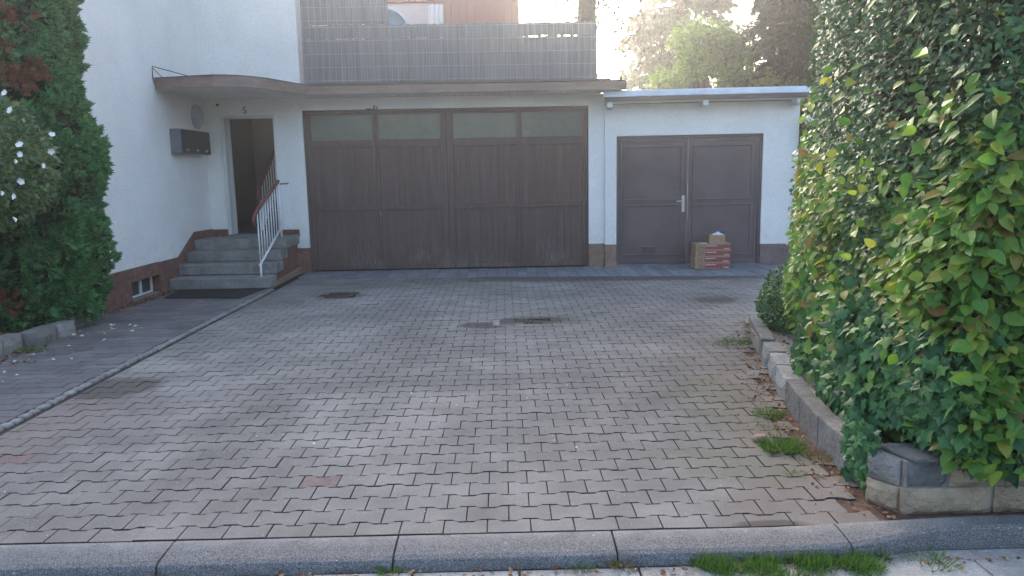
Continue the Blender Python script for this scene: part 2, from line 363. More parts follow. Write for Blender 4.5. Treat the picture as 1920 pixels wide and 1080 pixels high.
def fan(k=7, spread=62):
    v = []; f = []
    for i in range(k):
        a = R(-spread+2*spread*i/(k-1)); L = 1-.45*abs(a)/R(spread); b = .05+.3*(1-abs(a)/R(spread)); w_ = .10
        d = np.array([math.cos(a), math.sin(a)]); p = np.array([-d[1], d[0]]); o = np.array([b*.6, 0.0]); c = len(v)
        e = o+d*L*.75; m_ = o+d*L*.4; zz = random.uniform(-.06, .06)
        v += [(o[0], o[1], 0), (m_[0]+p[0]*w_, m_[1]+p[1]*w_, zz), (e[0], e[1], zz*2-.05), (m_[0]-p[0]*w_, m_[1]-p[1]*w_, zz)]; f += [(c, c+1, c+2, c+3)]
    return v, f
DIAMOND = ([(0, 0, 0), (.5, .33, .05), (1, 0, 0), (.5, -.33, .05)], [(0, 1, 2, 3)])
NEEDLE = ([(0, 0, 0), (.4, .11, .03), (1, 0, -.06), (.4, -.11, .03)], [(0, 1, 2, 3)])
BLADE = ([(0, .03, 0), (0, -.03, 0), (.5, .025, .05), (.5, -.025, .05), (1, 0, -.03)], [(0, 1, 3, 2), (2, 3, 4)])
def rough_block(w_, d, h, amp, nx=7, nz=4, chamfer=.012):
    """quarry faced block: front and sides bumpy, local origin at bottom front left corner, depth +y"""
    mb = MB(); vs = []; fs = []
    for k in range(nz):
        for i in range(nx):
            u, v_ = i/(nx-1), k/(nz-1); e = min(u, 1-u, .18)/.18*min(v_, 1-v_, .3)/.3; vs.append((u*w_, -amp*e*random.uniform(.5, 1.2)+chamfer*(1-min(1, e*2)), v_*h))
    for k in range(nz-1):
        for i in range(nx-1): a = k*nx+i; fs.append((a, a+1, a+nx+1, a+nx))
    b = len(vs); vs += [(0, d, 0), (w_, d, 0), (w_, d, h), (0, d, h)]; tl = (nz-1)*nx
    fs += [tuple(range(tl, tl+nx))+(b+2, b+3), (b, b+3)+tuple(k*nx for k in range(nz-1, -1, -1)), (b+1,)+tuple(k*nx+nx-1 for k in range(nz))+(b+2,), (b+1, b+2, b+3, b), tuple(range(nx-1, -1, -1))+(b, b+1)]
    return mb.add(vs, fs)

# ================================================================= GROUND
structure('ground', box(-120, 120, -120, 120, -.6, -.14), 'ground')
structure('rear_terrace', MB().box(-3.05, 1.6, 12.9, 30, -.1, 2.83).box(-12, -3.052, 17, 30, -.1, 2.83), 'ground')
pv = MB().box(-8, 8, -6, 3.0, -.13, -.062); pvo = structure('pavement', pv, 'joint')
x = -4.1
while x < 4.2:
    wd = random.uniform(.44, .52)
    for (a, b) in ((2.46, 2.915), (2.02, 2.45)):
        build(MB().box(x, x+wd-.008, a, b, -.1, -.055+random.uniform(-.002, .002)), 'pavement_slab', 'pavement', pvo, bevel=.006)
    if x > 1.75: build(MB().box(x-wd, x-.008, 2.917, 3.0, -.1, -.057), 'pavement_slab', 'pavement', pvo, bevel=.006)
    x += wd

drv = structure('driveway', MB().box(-3.3, 6.5, 3.13, 12.9, -.13, -.011), 'joint')
A = .0098; PX, PY = .2, .1405
def stone_mesh(clip=None):
    h = PY/2; g = .0016
    o = [(0, h+A), (.042, h+A), (.068, h-A), (.132, h-A), (.158, h+A), (.2, h+A)]
    o = o+[(x_, -y_) for x_, y_ in reversed(o)]
    return [(x_-.1, y_) for x_, y_ in o]
OUT = stone_mesh()
def stone_geo(out):
    cx = sum(p[0] for p in out)/len(out); cy = sum(p[1] for p in out)/len(out); n = len(out)
    xm, xM = min(p[0] for p in out), max(p[0] for p in out)
    def ins(p, d): return (p[0]-(math.copysign(min(d*.75, abs(p[0]-cx)), p[0]-cx) if p[0]-xm < .002 or xM-p[0] < .002 else 0), p[1]-math.copysign(min(d*1.35, abs(p[1]-cy)), p[1]-cy))
    top = [(*ins(p, .0047), 0) for p in out]; mid = [(*ins(p, .0038), -.0015) for p in out]; low = [(*ins(p, .0034), -.0135) for p in out]
    vs = top+mid+low; fs = [(0, 1, 2, 9, 10, 11), (2, 3, 8, 9), (3, 4, 5, 6, 7, 8)]
    for r_ in range(2):
        for i in range(n): fs.append((r_*n+i, r_*n+(i+1) % n, (r_+1)*n+(i+1) % n, (r_+1)*n+i))
    return vs, fs, [0]*(3+n)+[1]*n  # lower ring takes the dark joint colour, painting the shade between stones
XR = [(3.1, 1.62), (3.6, 1.58), (4.0, 1.52), (4.6, 1.66), (5.2, 1.78), (5.8, 1.93), (6.4, 2.08), (6.9, 2.3), (7.6, 2.75), (7.65, 6.4), (13, 6.4)]
def xr(y): return float(np.interp(y, [p[0] for p in XR], [p[1] for p in XR]))
def yend(x_): return 11.40-.115*x_ if x_ < 4 else 10.94
stones = []; row = 0; y = 3.135+PY*.42
while y < 11.95:
    x = -3.6+(row % 2)*.1
    while x < 6.4:
        x += PX
        if x-.1 > xr(y)+random.uniform(-.05, .07) or x+.1 < -3.26 or y > yend(x)+.06: continue
        if (x-.30)**2/.33**2+(y-7.93)**2/.19**2 < .55: continue          # drain frame
        if (x+2.22)**2+(y-9.92)**2 < .20**2: continue
        stones.append((x, y))
    y += PY; row += 1
redspots = [(-.945, 3.755), (-2.825, 4.16)]
def vis(p):
    q = camo.matrix_world.inverted() @ Vector((p[0], p[1], 0)); u = .5+1390/1920*q.x/-q.z; v_ = .5-1390/1080*q.y/-q.z
    return -.03 < u < 1.03 and -.03 < v_ < 1.04
near = sorted(stones, key=lambda p: p[0]**2+p[1]**2+(0 if vis(p) else 1e6))
chosen = set(near[:296])
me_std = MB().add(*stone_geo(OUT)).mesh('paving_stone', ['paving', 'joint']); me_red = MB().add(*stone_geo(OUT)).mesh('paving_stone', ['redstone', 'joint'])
fv = []; ff = []; gv, gf, gm = stone_geo(OUT); fmi = []
for (sx, sy) in stones:
    rz = random.gauss(0, .006); tx, ty = random.gauss(0, .006), random.gauss(0, .007); dz = random.gauss(0, .0010)
    red = any(abs(sx-a) < .1 and abs(sy-b) <= PY/2 for a, b in redspots)
    edge = sx-.1 < -3.25 or sy-.085 < 3.14
    if (sx, sy) in chosen or red:
        m = Matrix.Translation((sx, sy, dz)) @ Matrix.Rotation(rz, 4, 'Z') @ Matrix.Rotation(tx, 4, 'X') @ Matrix.Rotation(ty, 4, 'Y')
        if edge:
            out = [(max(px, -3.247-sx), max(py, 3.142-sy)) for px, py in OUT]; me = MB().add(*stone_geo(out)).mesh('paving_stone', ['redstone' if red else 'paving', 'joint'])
        else: me = me_red if red else me_std
        o = link('paving_stone', me, drv, m)
        if red: o['label'] = 'reddish paving stone'
    else:
        b = len(fv); c, s_ = math.cos(rz), math.sin(rz)
        for (px, py, pz) in gv:
            X_ = sx+px*c-py*s_; Y_ = sy+px*s_+py*c
            fv.append((max(X_, -3.247), min(max(Y_, 3.142), yend(X_)-.004), pz+dz+px*ty*.5+py*tx*.5))
        ff += [tuple(i+b for i in f) for f in gf]; fmi += gm
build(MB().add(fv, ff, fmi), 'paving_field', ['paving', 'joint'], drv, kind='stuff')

# path of plain pavers along the house
pth = structure('path', MB().box(-4.86, -3.385, 2.5, 12.42, -.13, -.010), 'joint')
pm = MB(); w_, d_ = .2, .14; pl = []; row = 0; y = 2.6
while y < 10.75:
    x = -4.9+(row % 2)*.1
    while x < -3.45: pl.append((x, y)); x += w_
    y += d_; row += 1
pl = [p for p in pl if -4.86 < p[0]+.1 and p[0] < -3.4]
def paver_geo(w_, d_):
    t_ = [(.0035, .006, 0), (w_-.0035, .006, 0), (w_-.0035, d_-.006, 0), (.0035, d_-.006, 0)]; b_ = [(.0028, .005, -.014), (w_-.0028, .005, -.014), (w_-.0028, d_-.005, -.014), (.0028, d_-.005, -.014)]
    return t_+b_, [(0, 1, 2, 3)]+[(i, (i+1) % 4, 4+(i+1) % 4, 4+i) for i in range(4)]
vp = [p for p in pl if vis(p)]; vp = set(sorted(vp, key=lambda p: p[0]**2+p[1]**2)[:290])
mpv = MB().add(*paver_geo(w_, d_)).mesh('path_paver', 'pathp'); fm = MB()
for p in pl:
    x0, x1 = max(p[0], -4.856), min(p[0]+w_, -3.388); dz = random.gauss(0, .0012); full = x1-x0 > .199
    if p in vp: link('path_paver', mpv if full else MB().add(*paver_geo(x1-x0, d_)).mesh('path_paver', 'pathp'), pth, Matrix.Translation((x0, p[1], dz)))
    else:
        v_, f_ = paver_geo(x1-x0, d_); fm.add([(a+x0, b+p[1], c+dz) for a, b, c in v_], f_)
build(fm, 'paver_field', 'pathp', pth, kind='stuff')
# row of pale setts between path and driveway
st = structure('sett_edging', MB().box(-3.384, -3.302, 2.9, 10.64, -.13, -.012), 'joint')
y = 2.95
while y < 10.55:
    L = random.uniform(.085, .13); m = MB(); n = 8; hw = .034
    pts = [(random.uniform(-.004, .004)+sx*(hw if abs(sy) < .9 else hw*.75), (L/2-.011)*sy) for sx, sy in ((-1, -.8), (-.6, -1), (.6, -1), (1, -.8), (1, .8), (.6, 1), (-.6, 1), (-1, .8))]
    m.add([(a*.82, b*.85, .006) for a, b in pts]+[(a, b, -.002) for a, b in pts]+[(a, b, -.03) for a, b in pts],
          [tuple(range(8))]+[(r_*8+i, r_*8+(i+1) % 8, r_*8+8+(i+1) % 8, r_*8+8+i) for r_ in (0, 1) for i in range(8)])
    build(m, 'sett', 'cobble', st, mw=Matrix.Translation((-3.343, y+L/2, random.uniform(-.003, .004)))); y += L
# apron of narrow slabs in front of the garage doors
ap = structure('apron', MB().prism([(-3.3, yend(-3.3)), (4.9, yend(4.0)), (4.9, 12.9), (-3.3, 12.9)], 2, -.13, -.008), 'joint')
x = -3.3
while x < 4.85:
    wd = .16+random.uniform(-.006, .006); y0 = yend(x+.08)+.012; y1 = 12.46 if x < 1.6 else 12.40-.068*(x-1.7); ym = y0+(y1-y0)*.5
    for a, b in ((y0, ym), (ym, y1)):
        build(MB().add(*paver_geo(wd-.002, b-a)), 'apron_slab', 'slabg', ap, mw=Matrix.Translation((x, a, .004+random.gauss(0, .002))))
    x += wd
# soil beds
structure('soil_strip', MB().prism([(1.0, 3.14), (3.2, 3.14), (3.2, 7.7), (1.6, 7.7)], 2, -.13, -.0095), 'soil')
structure('planter_soil', MB().prism([(1.9, 3.35), (3.6, 3.35), (3.6, 7.3), (2.4, 7.3), (2.2, 6.2), (1.98, 4.9)], 2, -.1, .105), 'gravel')
structure('bed_soil', MB().prism([(-9, 2.5), (-4.72, 2.5), (-4.72, 7.2), (-4.9, 8.9), (-9, 8.9)], 2, -.13, .06), 'soil')

# kerb
kb = structure('kerb', MB().box(-4, 4, 2.93, 3.128, -.14, -.075), 'joint')
xs = [-3.55, -2.52, -1.5, -.498, .462, 1.47, 2.5, 3.5]
for i in range(7):
    a, b = xs[i]+.003, xs[i+1]-.004; m = MB(); n = 9; vs = []; fs = []
    for k in range(n):
        u = k/(n-1); xx = a+(b-a)*u; rise = max(0, min(1, (xx-1.2)/.9))*.035; j = lambda q: random.uniform(-q, q)
        prof = [(3.133, -.13), (3.133, .001+rise*.9), (3.10, .003+rise+j(.0015)), (2.972, -.006+rise+j(.002)), (2.946+j(.003), -.015+rise), (2.936+j(.003), -.034+rise*.7), (2.93+j(.004), -.066), (2.93, -.13)]
        if xx > 1.5:
            f = min(1, (xx-1.5)/.35); p2 = [(3.133, -.13), (3.133, .001+rise*.9), (3.10, .003+rise), (3.035+j(.003), .003+rise), (3.018+j(.002), -.006+rise), (3.010, -.03), (3.008, -.066), (3.008, -.13)]
            prof = [(a*(1-f)+c*f, b_*(1-f)+d*f) for (a, b_), (c, d) in zip(prof, p2)]
        vs += [(xx, p, z) for p, z in prof]
    for k in range(n-1):
        for q in range(7): fs.append((k*8+q, k*8+8+q, k*8+9+q, k*8+q+1))
    fs += [tuple(range(8)), tuple(range((n-1)*8, n*8))]
    build(m.add(vs, fs), 'kerb_stone', 'granite', kb, bevel=.004)

# ================================================================= HOUSE (white block, left)
WX = -4.85; FY = 12.43
house = thing('house', 'tall white plastered house wall with red-brown base, dark open doorway on the left', 'house', (-4.85, 12.4, 0))
hw = MB().box(WX-.3, WX, 8.9, FY-.002, .40, 7.5).box(-9, WX-.302, 8.9, 9.2, .4, 7.5)
build(hw, 'side_wall', 'plaster', house)
build(MB().box(WX-.3, -4.53, FY, FY+.3, .5, 7.5).box(-4.53, -3.72, FY, FY+.3, 2.56, 7.5).box(-3.72, -3.245, FY, FY+.3, .41, 7.5), 'front_wall', 'plaster', house)
PXX = WX+.013
build(MB().box(WX-.25, PXX, 8.9, 9.58, -.1, .455).box(WX-.25, PXX, 9.58, 10.39, .275, .455).box(WX-.25, PXX, 9.58, 10.39, -.1, .03).box(WX-.25, PXX, 10.39, 11.03, -.1, .445)
      .prism([(11.03, -.1), (12.43, -.1), (12.43, .76), (11.68, .77), (11.03, .445)], 0, WX-.25, PXX)
      , 'plinth', 'plinth', house, bevel=.004)
for bx in ((-3.70, -3.40, FY-.014, FY+.2, .6, .725), (-3.60, -3.246, FY-.012, FY+.25, -.1, .408), (WX, -4.56, FY-.014, FY+.2, .6, .75)): build(box(*bx), 'plinth', 'plinth', house, bevel=.004)
# basement window
bw = build(MB().box(-4.99, -4.95, 9.58, 9.62, .03, .275).box(-4.99, -4.95, 10.35, 10.39, .03, .275).box(-4.99, -4.95, 9.62, 10.35, .03, .06).box(-4.99, -4.95, 9.62, 10.35, .245, .275).box(-4.99, -4.945, 10.02, 10.07, .06, .245), 'basement_window', 'frame', house, bevel=.004)
build(box(-4.975, -4.968, 9.62, 10.35, .06, .245), 'pane', 'winglass', bw)
build(box(-4.95, -4.85, 9.585, 10.385, .031, .038), 'sill', 'step', bw)
# doorway
df = build(MB().box(-4.58, -4.522, FY-.018, FY+.12, .645, 2.60).box(-3.726, -3.70, FY-.012, FY+.12, .645, 2.55).box(-4.522, -3.70, FY-.014, FY+.12, 2.55, 2.60), 'door_frame', 'frame', house, bevel=.004)
hall = MB().box(-5.6, -4.535, FY+.32, FY+.34, .6, 3.4).box(-3.70, -2.9, FY+.32, FY+.34, .6, 3.4)
hall = MB(); x0, x1, y0, y1, z0, z1 = -5.4, -3.1, FY+.305, 16.5, .655, 3.3
hall.add([(x0, y0, z0), (x1, y0, z0), (x1, y1, z0), (x0, y1, z0), (x0, y0, z1), (x1, y0, z1), (x1, y1, z1), (x0, y1, z1)], [(4, 5, 6, 7), (1, 2, 6, 5), (2, 3, 7, 6), (3, 0, 4, 7)])
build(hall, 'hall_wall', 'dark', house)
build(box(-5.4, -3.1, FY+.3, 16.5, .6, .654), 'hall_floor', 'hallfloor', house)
build(box(-4.53, -3.72, FY-.03, FY+.3, .6, .657), 'threshold', 'step', house, bevel=.004)
# stair and rail inside the hall
ist = MB()
for k in range(8): ist.box(-4.18, -3.15, 13.1+k*.27, 13.4+k*.27, .655, .655+.175*(k+1))
build(ist, 'hall_stair', 'hallfloor', house)
hr = build(MB().tube([(-4.20, 12.92, 1.22), (-4.20, 12.95, 1.38), (-4.20, 13.05, 1.46), (-4.20, 14.6, 2.44)], .03, 8), 'hall_handrail', 'redrail', house, smooth=True)
for k in range(10):
    yy = 13.0+k*.14; build(MB().tube([(-4.20, yy, .68+k*.09), (-4.20, yy, 1.42+k*.09)], .010, 6), 'baluster', 'rail', hr)
# house number
fc = bpy.data.curves.new('house_number', 'FONT'); fc.body = '5'; fc.size = .15; fc.extrude = .008; fc.align_x = 'CENTER'
tmp = bpy.data.objects.new('t', fc); COL.objects.link(tmp); dg = bpy.context.evaluated_depsgraph_get(); nm = bpy.data.meshes.new_from_object(tmp.evaluated_get(dg)); COL.objects.unlink(tmp); bpy.data.objects.remove(tmp)
nm.materials.clear(); nm.materials.append(MAT['boxside'])
hn = link('house_number', nm, None, Matrix.Translation((-4.168, FY-.012, 2.625)) @ Matrix.Rotation(R(90), 4, 'X')); tag(hn, 'small grey numeral 5 above the open doorway', 'house number')

# entrance steps
stp = thing('entrance_steps', 'four weathered grey concrete steps with red-brown side, up to the doorway', 'steps', (-4.1, 11.5, 0))
tops = [.165, .33, .49, .645]; fr = [10.65, 10.98, 11.30, 11.62]
for i in range(4):
    back = fr[i]+.40 if i < 3 else FY-.03
    build(box(-4.832, -3.40+random.uniform(-.008, .008), fr[i], back-(.003 if i < 3 else 0), tops[i]-.155, tops[i]), 'step', 'step', stp, bevel=.012)
build(MB().prism([(10.9, -.1), (12.39, -.1), (12.39, .49), (11.66, .49), (11.66, .334), (11.34, .334), (11.34, .174), (11.02, .174), (11.02, .012), (10.9, .012)], 0, -4.8, -3.44), 'side_wall', 'plinth', stp)
build(MB().prism([(10.72, -.05), (12.40, -.05), (12.40, .10), (11.0, .05)], 0, -3.438, -3.395), 'side_footing', 'plinth_tan', stp, bevel=.01)
# doormat
tag(build(MB().prism([(-4.60, 9.93), (-3.54, 9.82), (-3.45, 10.60), (-4.70, 10.62)], 2, .004, .016), 'doormat', 'mat', bevel=.004), 'flat charcoal doormat at the foot of the concrete steps', 'doormat')
# stair railing
sr = thing('stair_railing', 'white barred railing with dark red handrail beside the entrance steps', 'railing', (-3.53, 10.74, .165))
rx_ = -3.53
build(MB().tube([(rx_, 10.62, .93), (rx_, 10.55, .97), (rx_, 10.58, 1.04), (rx_, 10.72, 1.12), (rx_, 11.85, 1.53)], .027, 10), 'handrail', 'redrail', sr, smooth=True)
build(MB().tube([(rx_, 10.68, .33), (rx_, 11.85, .80)], .017, 8), 'bottom_rail', 'rail', sr, smooth=True)
build(MB().tube([(rx_, 10.73, .16), (rx_, 10.73, .36)], .017, 8), 'post', 'rail', sr, smooth=True)
build(MB().tube([(rx_, 11.85, .64), (rx_, 11.85, 1.54)], .018, 8), 'post', 'rail', sr, smooth=True)
for k in range(9):
    yy = 10.74+k*.125; build(MB().tube([(rx_, yy, .345+(yy-10.68)*.40), (rx_, yy, 1.11+(yy-10.72)*.363)], .0105, 6), 'baluster', 'rail', sr, smooth=True)
build(MB().tube([(rx_, 11.87, 1.485), (-3.375, 11.87, 1.49)], .012, 8), 'side_rail', 'postg', sr)
build(MB().tube([(rx_, 11.87, .80), (-3.36, 11.87, .80)], .012, 8), 'side_rail', 'rail', sr)
for k in range(4): build(MB().tube([(rx_+.045+k*.036, 11.87, .80), (rx_+.045+k*.036, 11.87, 1.485)], .0075, 6), 'baluster', 'rail', sr)
# letterboxes
lb = thing('letterbox_bank', 'row of three anthracite letterboxes on the white wall left of the doorway', 'letterbox', (WX, 11.1, 1.96))
build(box(WX+.002, WX+.16, 11.12, 12.20, 1.965, 2.322), 'housing', 'boxside', lb, bevel=.005)
for k in range(3):
    a = 11.135+k*.355; d = build(box(WX+.158, WX+.175, a, a+.34, 1.98, 2.31), 'letterbox_door', 'anth', lb, bevel=.004)
    build(box(WX+.174, WX+.181, a+.03, a+.31, 2.225, 2.285), 'flap', 'anth', d, bevel=.003)
    build(MB().lathe([(.014, 0), (.014, .012), (.009, .014)], (WX+.175, a+.17, 2.01), 0, 12), 'lock', 'silver', d)
    build(box(WX+.1745, WX+.177, a+.115, a+.225, 2.02, 2.034), 'name_plate', 'silver', d)
# wall lamp
wl = thing('wall_lamp', 'unlit oval opal lamp on the white wall under the brown canopy', 'lamp', (WX, 12.1, 2.56))
build(MB().lathe([(.17, 0), (.175, .03), (.165, .035)], (WX+.001, 12.11, 2.56), 0, 28, sx=1, sy=1.12), 'base', 'opal', wl)
build(MB().lathe([(.162, .034), (.155, .06), (.125, .09), (.07, .108), (.02, .113)], (WX, 12.11, 2.565), 0, 28, sx=1, sy=1.12), 'glass_shade', 'opal', wl, smooth=True)
tag(build(MB().lathe([(.018, 0), (.018, .03), (.012, .034)], (-4.60, FY-.034, 2.77), 1, 12), 'bell_stud', 'darktrim'), 'tiny dark round stud on the white wall between oval lamp and doorway', 'wall stud')

# canopy: flat, curved in plan, slatted underneath
CZ = 2.85
cp = [(-4.85, 10.79), (-4.65, 10.74), (-4.44, 10.69), (-4.2, 10.62), (-3.95, 10.57), (-3.78, 10.60), (-3.62, 10.68), (-3.48, 10.82), (-3.35, 11.0), (-3.24, 11.30), (-3.13, 11.62), (-3.0, 11.88)]
def ycurve(x_): return float(np.interp(x_, [p[0] for p in cp], [p[1] for p in cp]))
can = thing('entrance_canopy', 'flat brown canopy with curved front edge over the doorway', 'canopy', (-4.1, 12.4, CZ))
def ribbon(pts, z0, z1, th):
    mb = MB(); n = len(pts); vs = []
    for i, (x_, y_) in enumerate(pts):
        a = Vector(pts[max(i-1, 0)]); b = Vector(pts[min(i+1, n-1)]); d = (b-a).normalized(); q = Vector((-d.y, d.x))*th
        vs += [(x_, y_, z0), (x_, y_, z1), (x_+q.x, y_+q.y, z1), (x_+q.x, y_+q.y, z0)]
    fs = [(i*4+k, i*4+4+k, i*4+4+(k+1) % 4, i*4+(k+1) % 4) for i in range(n-1) for k in range(4)]+[(0, 1, 2, 3), tuple(range((n-1)*4, n*4))]
    return mb.add(vs, fs)
build(ribbon(cp, CZ-.005, 2.985, .03), 'fascia', 'fascia', can)
build(ribbon([(a, b-.012) for a, b in cp], 2.987, 3.005, .05), 'edge_strip', 'flash', can)
x = WX+.004
while x < -3.03:
    build(MB().prism([(x, ycurve(x)+.03), (x+.084, ycurve(x+.084)+.03), (x+.084, FY-.003), (x, FY-.003)], 2, CZ, CZ+.018), 'soffit_board', 'soffit', can, bevel=.003); x += .102
build(MB().prism([(a, b+.032) for a, b in cp]+[(-3.0, FY-.003), (-4.85, FY-.003)], 2, CZ+.022, 2.982), 'roof', 'flash', can)
build(MB().tube([(WX+.01, 10.80, 2.87), (WX+.012, 10.72, 3.0), (WX+.012, 10.74, 3.15), (-4.45, 10.74, 3.04), (-4.28, 10.70, 2.99)], .007, 6).tube([(WX+.012, 10.74, 3.13), (-4.72, 10.76, 3.0)], .006, 6), 'wire_bracket', 'flash', can)

# ================================================================= GARAGE (double, brown doors)
gar = thing('double_garage', 'double garage with four brown boarded door leaves and a strip of glass panes', 'garage', (-.9, FY, 0))
build(MB().box(-3.243, 1.437, FY, FY+.3, 2.66, 2.848).box(1.437, 1.70, FY, FY+.3, .39, 2.848), 'wall', 'plaster', gar)
build(MB().box(1.440, 1.698, FY-.012, FY+.28, -.1, .388), 'plinth', 'plinth_tan', gar, bevel=.006)
build(box(-3.0, 1.66, 12.30, 13.2, 2.869, 3.0), 'roof', 'flash', gar)
build(box(-2.998, 1.97, 11.88, 11.91, CZ-.005, 2.98), 'fascia', 'fascia', gar, bevel=.004)
build(MB().box(-2.99, 1.72, 11.86, 12.29, 2.985, 3.02).box(1.72, 1.95, 11.87, 12.29, 2.983, 2.998), 'flashing', 'flash', gar, bevel=.004)
x = -2.998
while x < 1.9:
    build(box(x, x+.118, 11.912, FY-.003, CZ, CZ+.017), 'soffit_board', 'soffit', gar, bevel=.003); x += .126
build(MB().box(-3.243, -3.20, FY+.03, FY+.13, 0, 2.658).box(1.40, 1.437, FY+.03, FY+.13, 0, 2.658).box(-3.20, 1.40, FY+.03, FY+.13, 2.615, 2.658), 'door_surround', 'plank', gar, bevel=.004)
LX = [(-3.198, -2.078), (-2.074, -.905), (-.901, .284), (.288, 1.398)]
PAN = [(-3.13, -2.128), (-2.025, -1.008), (-.793, .246), (.336, 1.34)]
for i, ((a, b), (pa, pb)) in enumerate(zip(LX, PAN)):
    fy0 = FY+.055
    lf = MB(); sw = .055
    lf.box(a, pa, fy0, fy0+.05, .02, 2.612).box(pb, b, fy0, fy0+.05, .02, 2.612)
    for z0, z1 in ((.02, .10), (1.02, 1.085), (2.05, 2.172), (2.575, 2.612)): lf.box(pa, pb, fy0+.002, fy0+.05, z0, z1)
    lo = build(lf, 'garage_door_leaf', 'plank', gar, bevel=.005)
    build(box(pa-.005, pb+.005, fy0+.030, fy0+.036, 2.17, 2.58), 'pane', 'glass', lo)
    k = 10; wd = (pb-pa)/k
    for (z0, z1) in ((.10, 1.02), (1.085, 2.05)):
        me = box(.0004, wd-.0004, 0, .02, 0, z1-z0).mesh('plank', 'plank')
        for q in range(k):
            o = link('plank', me, lo, Matrix.Translation((pa+q*wd, fy0+.026+random.uniform(-.0015, .0015), z0)))
            bv = o.modifiers.new('b', 'BEVEL'); bv.width = .0022; bv.segments = 1
    if i in (1, 3): build(MB().box(a+.02, a+.045, fy0-.012, fy0-.001, .93, 1.0).tube([(a+.032, fy0-.012, .98), (a+.032, fy0-.05, .98)], .007, 6), 'handle', 'boxside' if i == 1 else 'plank', lo)
build(MB().tube([(-2.19, FY-.01, 2.665), (-2.12, FY-.03, 2.625), (-2.07, FY-.03, 2.66), (-2.05, FY-.02, 2.72)], .012, 5).tube([(-2.12, FY-.03, 2.625), (-2.04, FY-.03, 2.645), (-2.0, FY-.02, 2.70)], .009, 5).box(-2.20, -2.11, FY-.02, FY-.004, 2.64, 2.668), 'loose_trim', 'flash', gar)

# privacy screens on the garage roof
def screen(name, label, x0, x1, z0, z1, y0, zs):
    t = thing(name, label, 'screen', ((x0+x1)/2, y0, z0), group='grey screens on the garage roof')
    n = int((x1-x0)/.052); wd = (x1-x0)/n
    for (a, b) in zs:
        me = MB(); me.box(-.004, wd+.004, -.003, .003, 0, b-a); me = me.mesh('privacy_strip', 'reed')
        for k in range(n):
            link('privacy_strip', me, t, Matrix.Translation((x0+k*wd, y0+.012+.009*(k % 2)+random.uniform(-.002, .002), a+random.uniform(-.012, .004))) @ Matrix.Rotation(random.uniform(-.12, .12), 4, 'Z') @ Matrix.Rotation(random.gauss(0, .004), 4, 'Y'))
    k = x0+.02; mw_ = MB().tube([(0, 0, 0), (0, 0, z1-z0)], .0034, 5).mesh('upright_wire', 'wire')
    while k < x1: link('upright_wire', mw_, t, Matrix.Translation((k+random.uniform(-.004, .004), y0-.012, z0))); k += .1
    z = z0+.06; mh = MB().tube([(x0, 0, 0), (x1, 0, 0)], .0042, 5).mesh('cross_wire', 'wire')
    while z < z1: link('cross_wire', mh, t, Matrix.Translation((0, y0-.020, z))); z += .205
    for p in np.linspace(x0+.03, x1-.03, max(2, int((x1-x0)/1.5)+1)): build(box(p-.025, p+.025, y0+.03, y0+.08, z0-.05, z1), 'post', 'postg', t)
    return t
screen('privacy_screen', 'long low grey strip screen in wire mesh along the garage roof edge', -3.15, 1.56, 3.05, 3.98, 12.36, ((3.055, 3.757), (3.760, 3.97)))
screen('privacy_screen', 'taller grey strip screen in wire mesh against the white house wall', -3.15, -1.775, 3.975, 5.4, 12.37, ((3.978, 5.4),))
for o in list(bpy.data.objects):
    pass
# shed, cloth, basin behind the screens
sh = thing('garden_shed', 'red-brown shed with pale pink panel behind the grey roof-edge screen', 'shed', (-1.2, 16, 2.83))
x = -1.40
while x < .38:
    build(box(x, x+.148, 15.5, 15.53, 2.83, 6.9), 'wall_board', 'redwall', sh, bevel=.004); x += .151
build(MB().box(-4.6, -1.40, 15.52, 15.56, 2.83, 4.97), 'panel', 'pinkwall', sh)
build(box(-4.6, -1.40, 15.46, 15.55, 4.975, 6.9), 'upper_wall', 'redwall', sh, bevel=.005)
build(MB().box(-4.6, .39, 15.57, 19, 2.83, 6.88), 'body', 'redwall', sh)
build(box(-4.9, .7, 15.2, 19.3, 6.9, 7.02), 'roof', 'flash', sh)
cl = MB(); n = 14; vs = []
for k in range(n+1):
    u = k/n; xx = -1.40+u*.30
    for z in (3.2, 3.9, 4.80, 4.91): vs.append((xx+(.02 if z > 4.5 else 0)*math.sin(u*3), 15.36+.035*math.sin(u*19)+.02*math.sin(z*3), z-.05*math.sin(u*3.14)*(z < 4.85)))
cl.add(vs, [(k*4+q, k*4+4+q, k*4+5+q, k*4+q+1) for k in range(n) for q in range(3)])
co = build(cl, 'hanging_cloth', 'cloth', smooth=True); so = co.modifiers.new('s', 'SOLIDIFY'); so.thickness = .006
tag(co, 'white cloth hanging in front of the red-brown shed', 'cloth')
bs = thing('plastic_basin', 'light blue round plastic basin upright behind the grey screen', 'basin', (-1.85, 13.6, 3.8))
build(MB().lathe([(.02, .0), (.35, .0), (.38, -.10), (.39, -.11), (.37, -.12), (.335, -.03), (.02, -.025)], (-1.975, 13.6, 4.05), 1, 40), 'bowl', 'blue', bs, smooth=True)
rp = [(-1.975+.40*math.cos(a), 13.49, 4.05+.40*math.sin(a)) for a in np.linspace(0, 2*math.pi, 41)]
build(MB().tube(rp, .022, 8, cap=False), 'rim', 'palerim', bs, smooth=True)

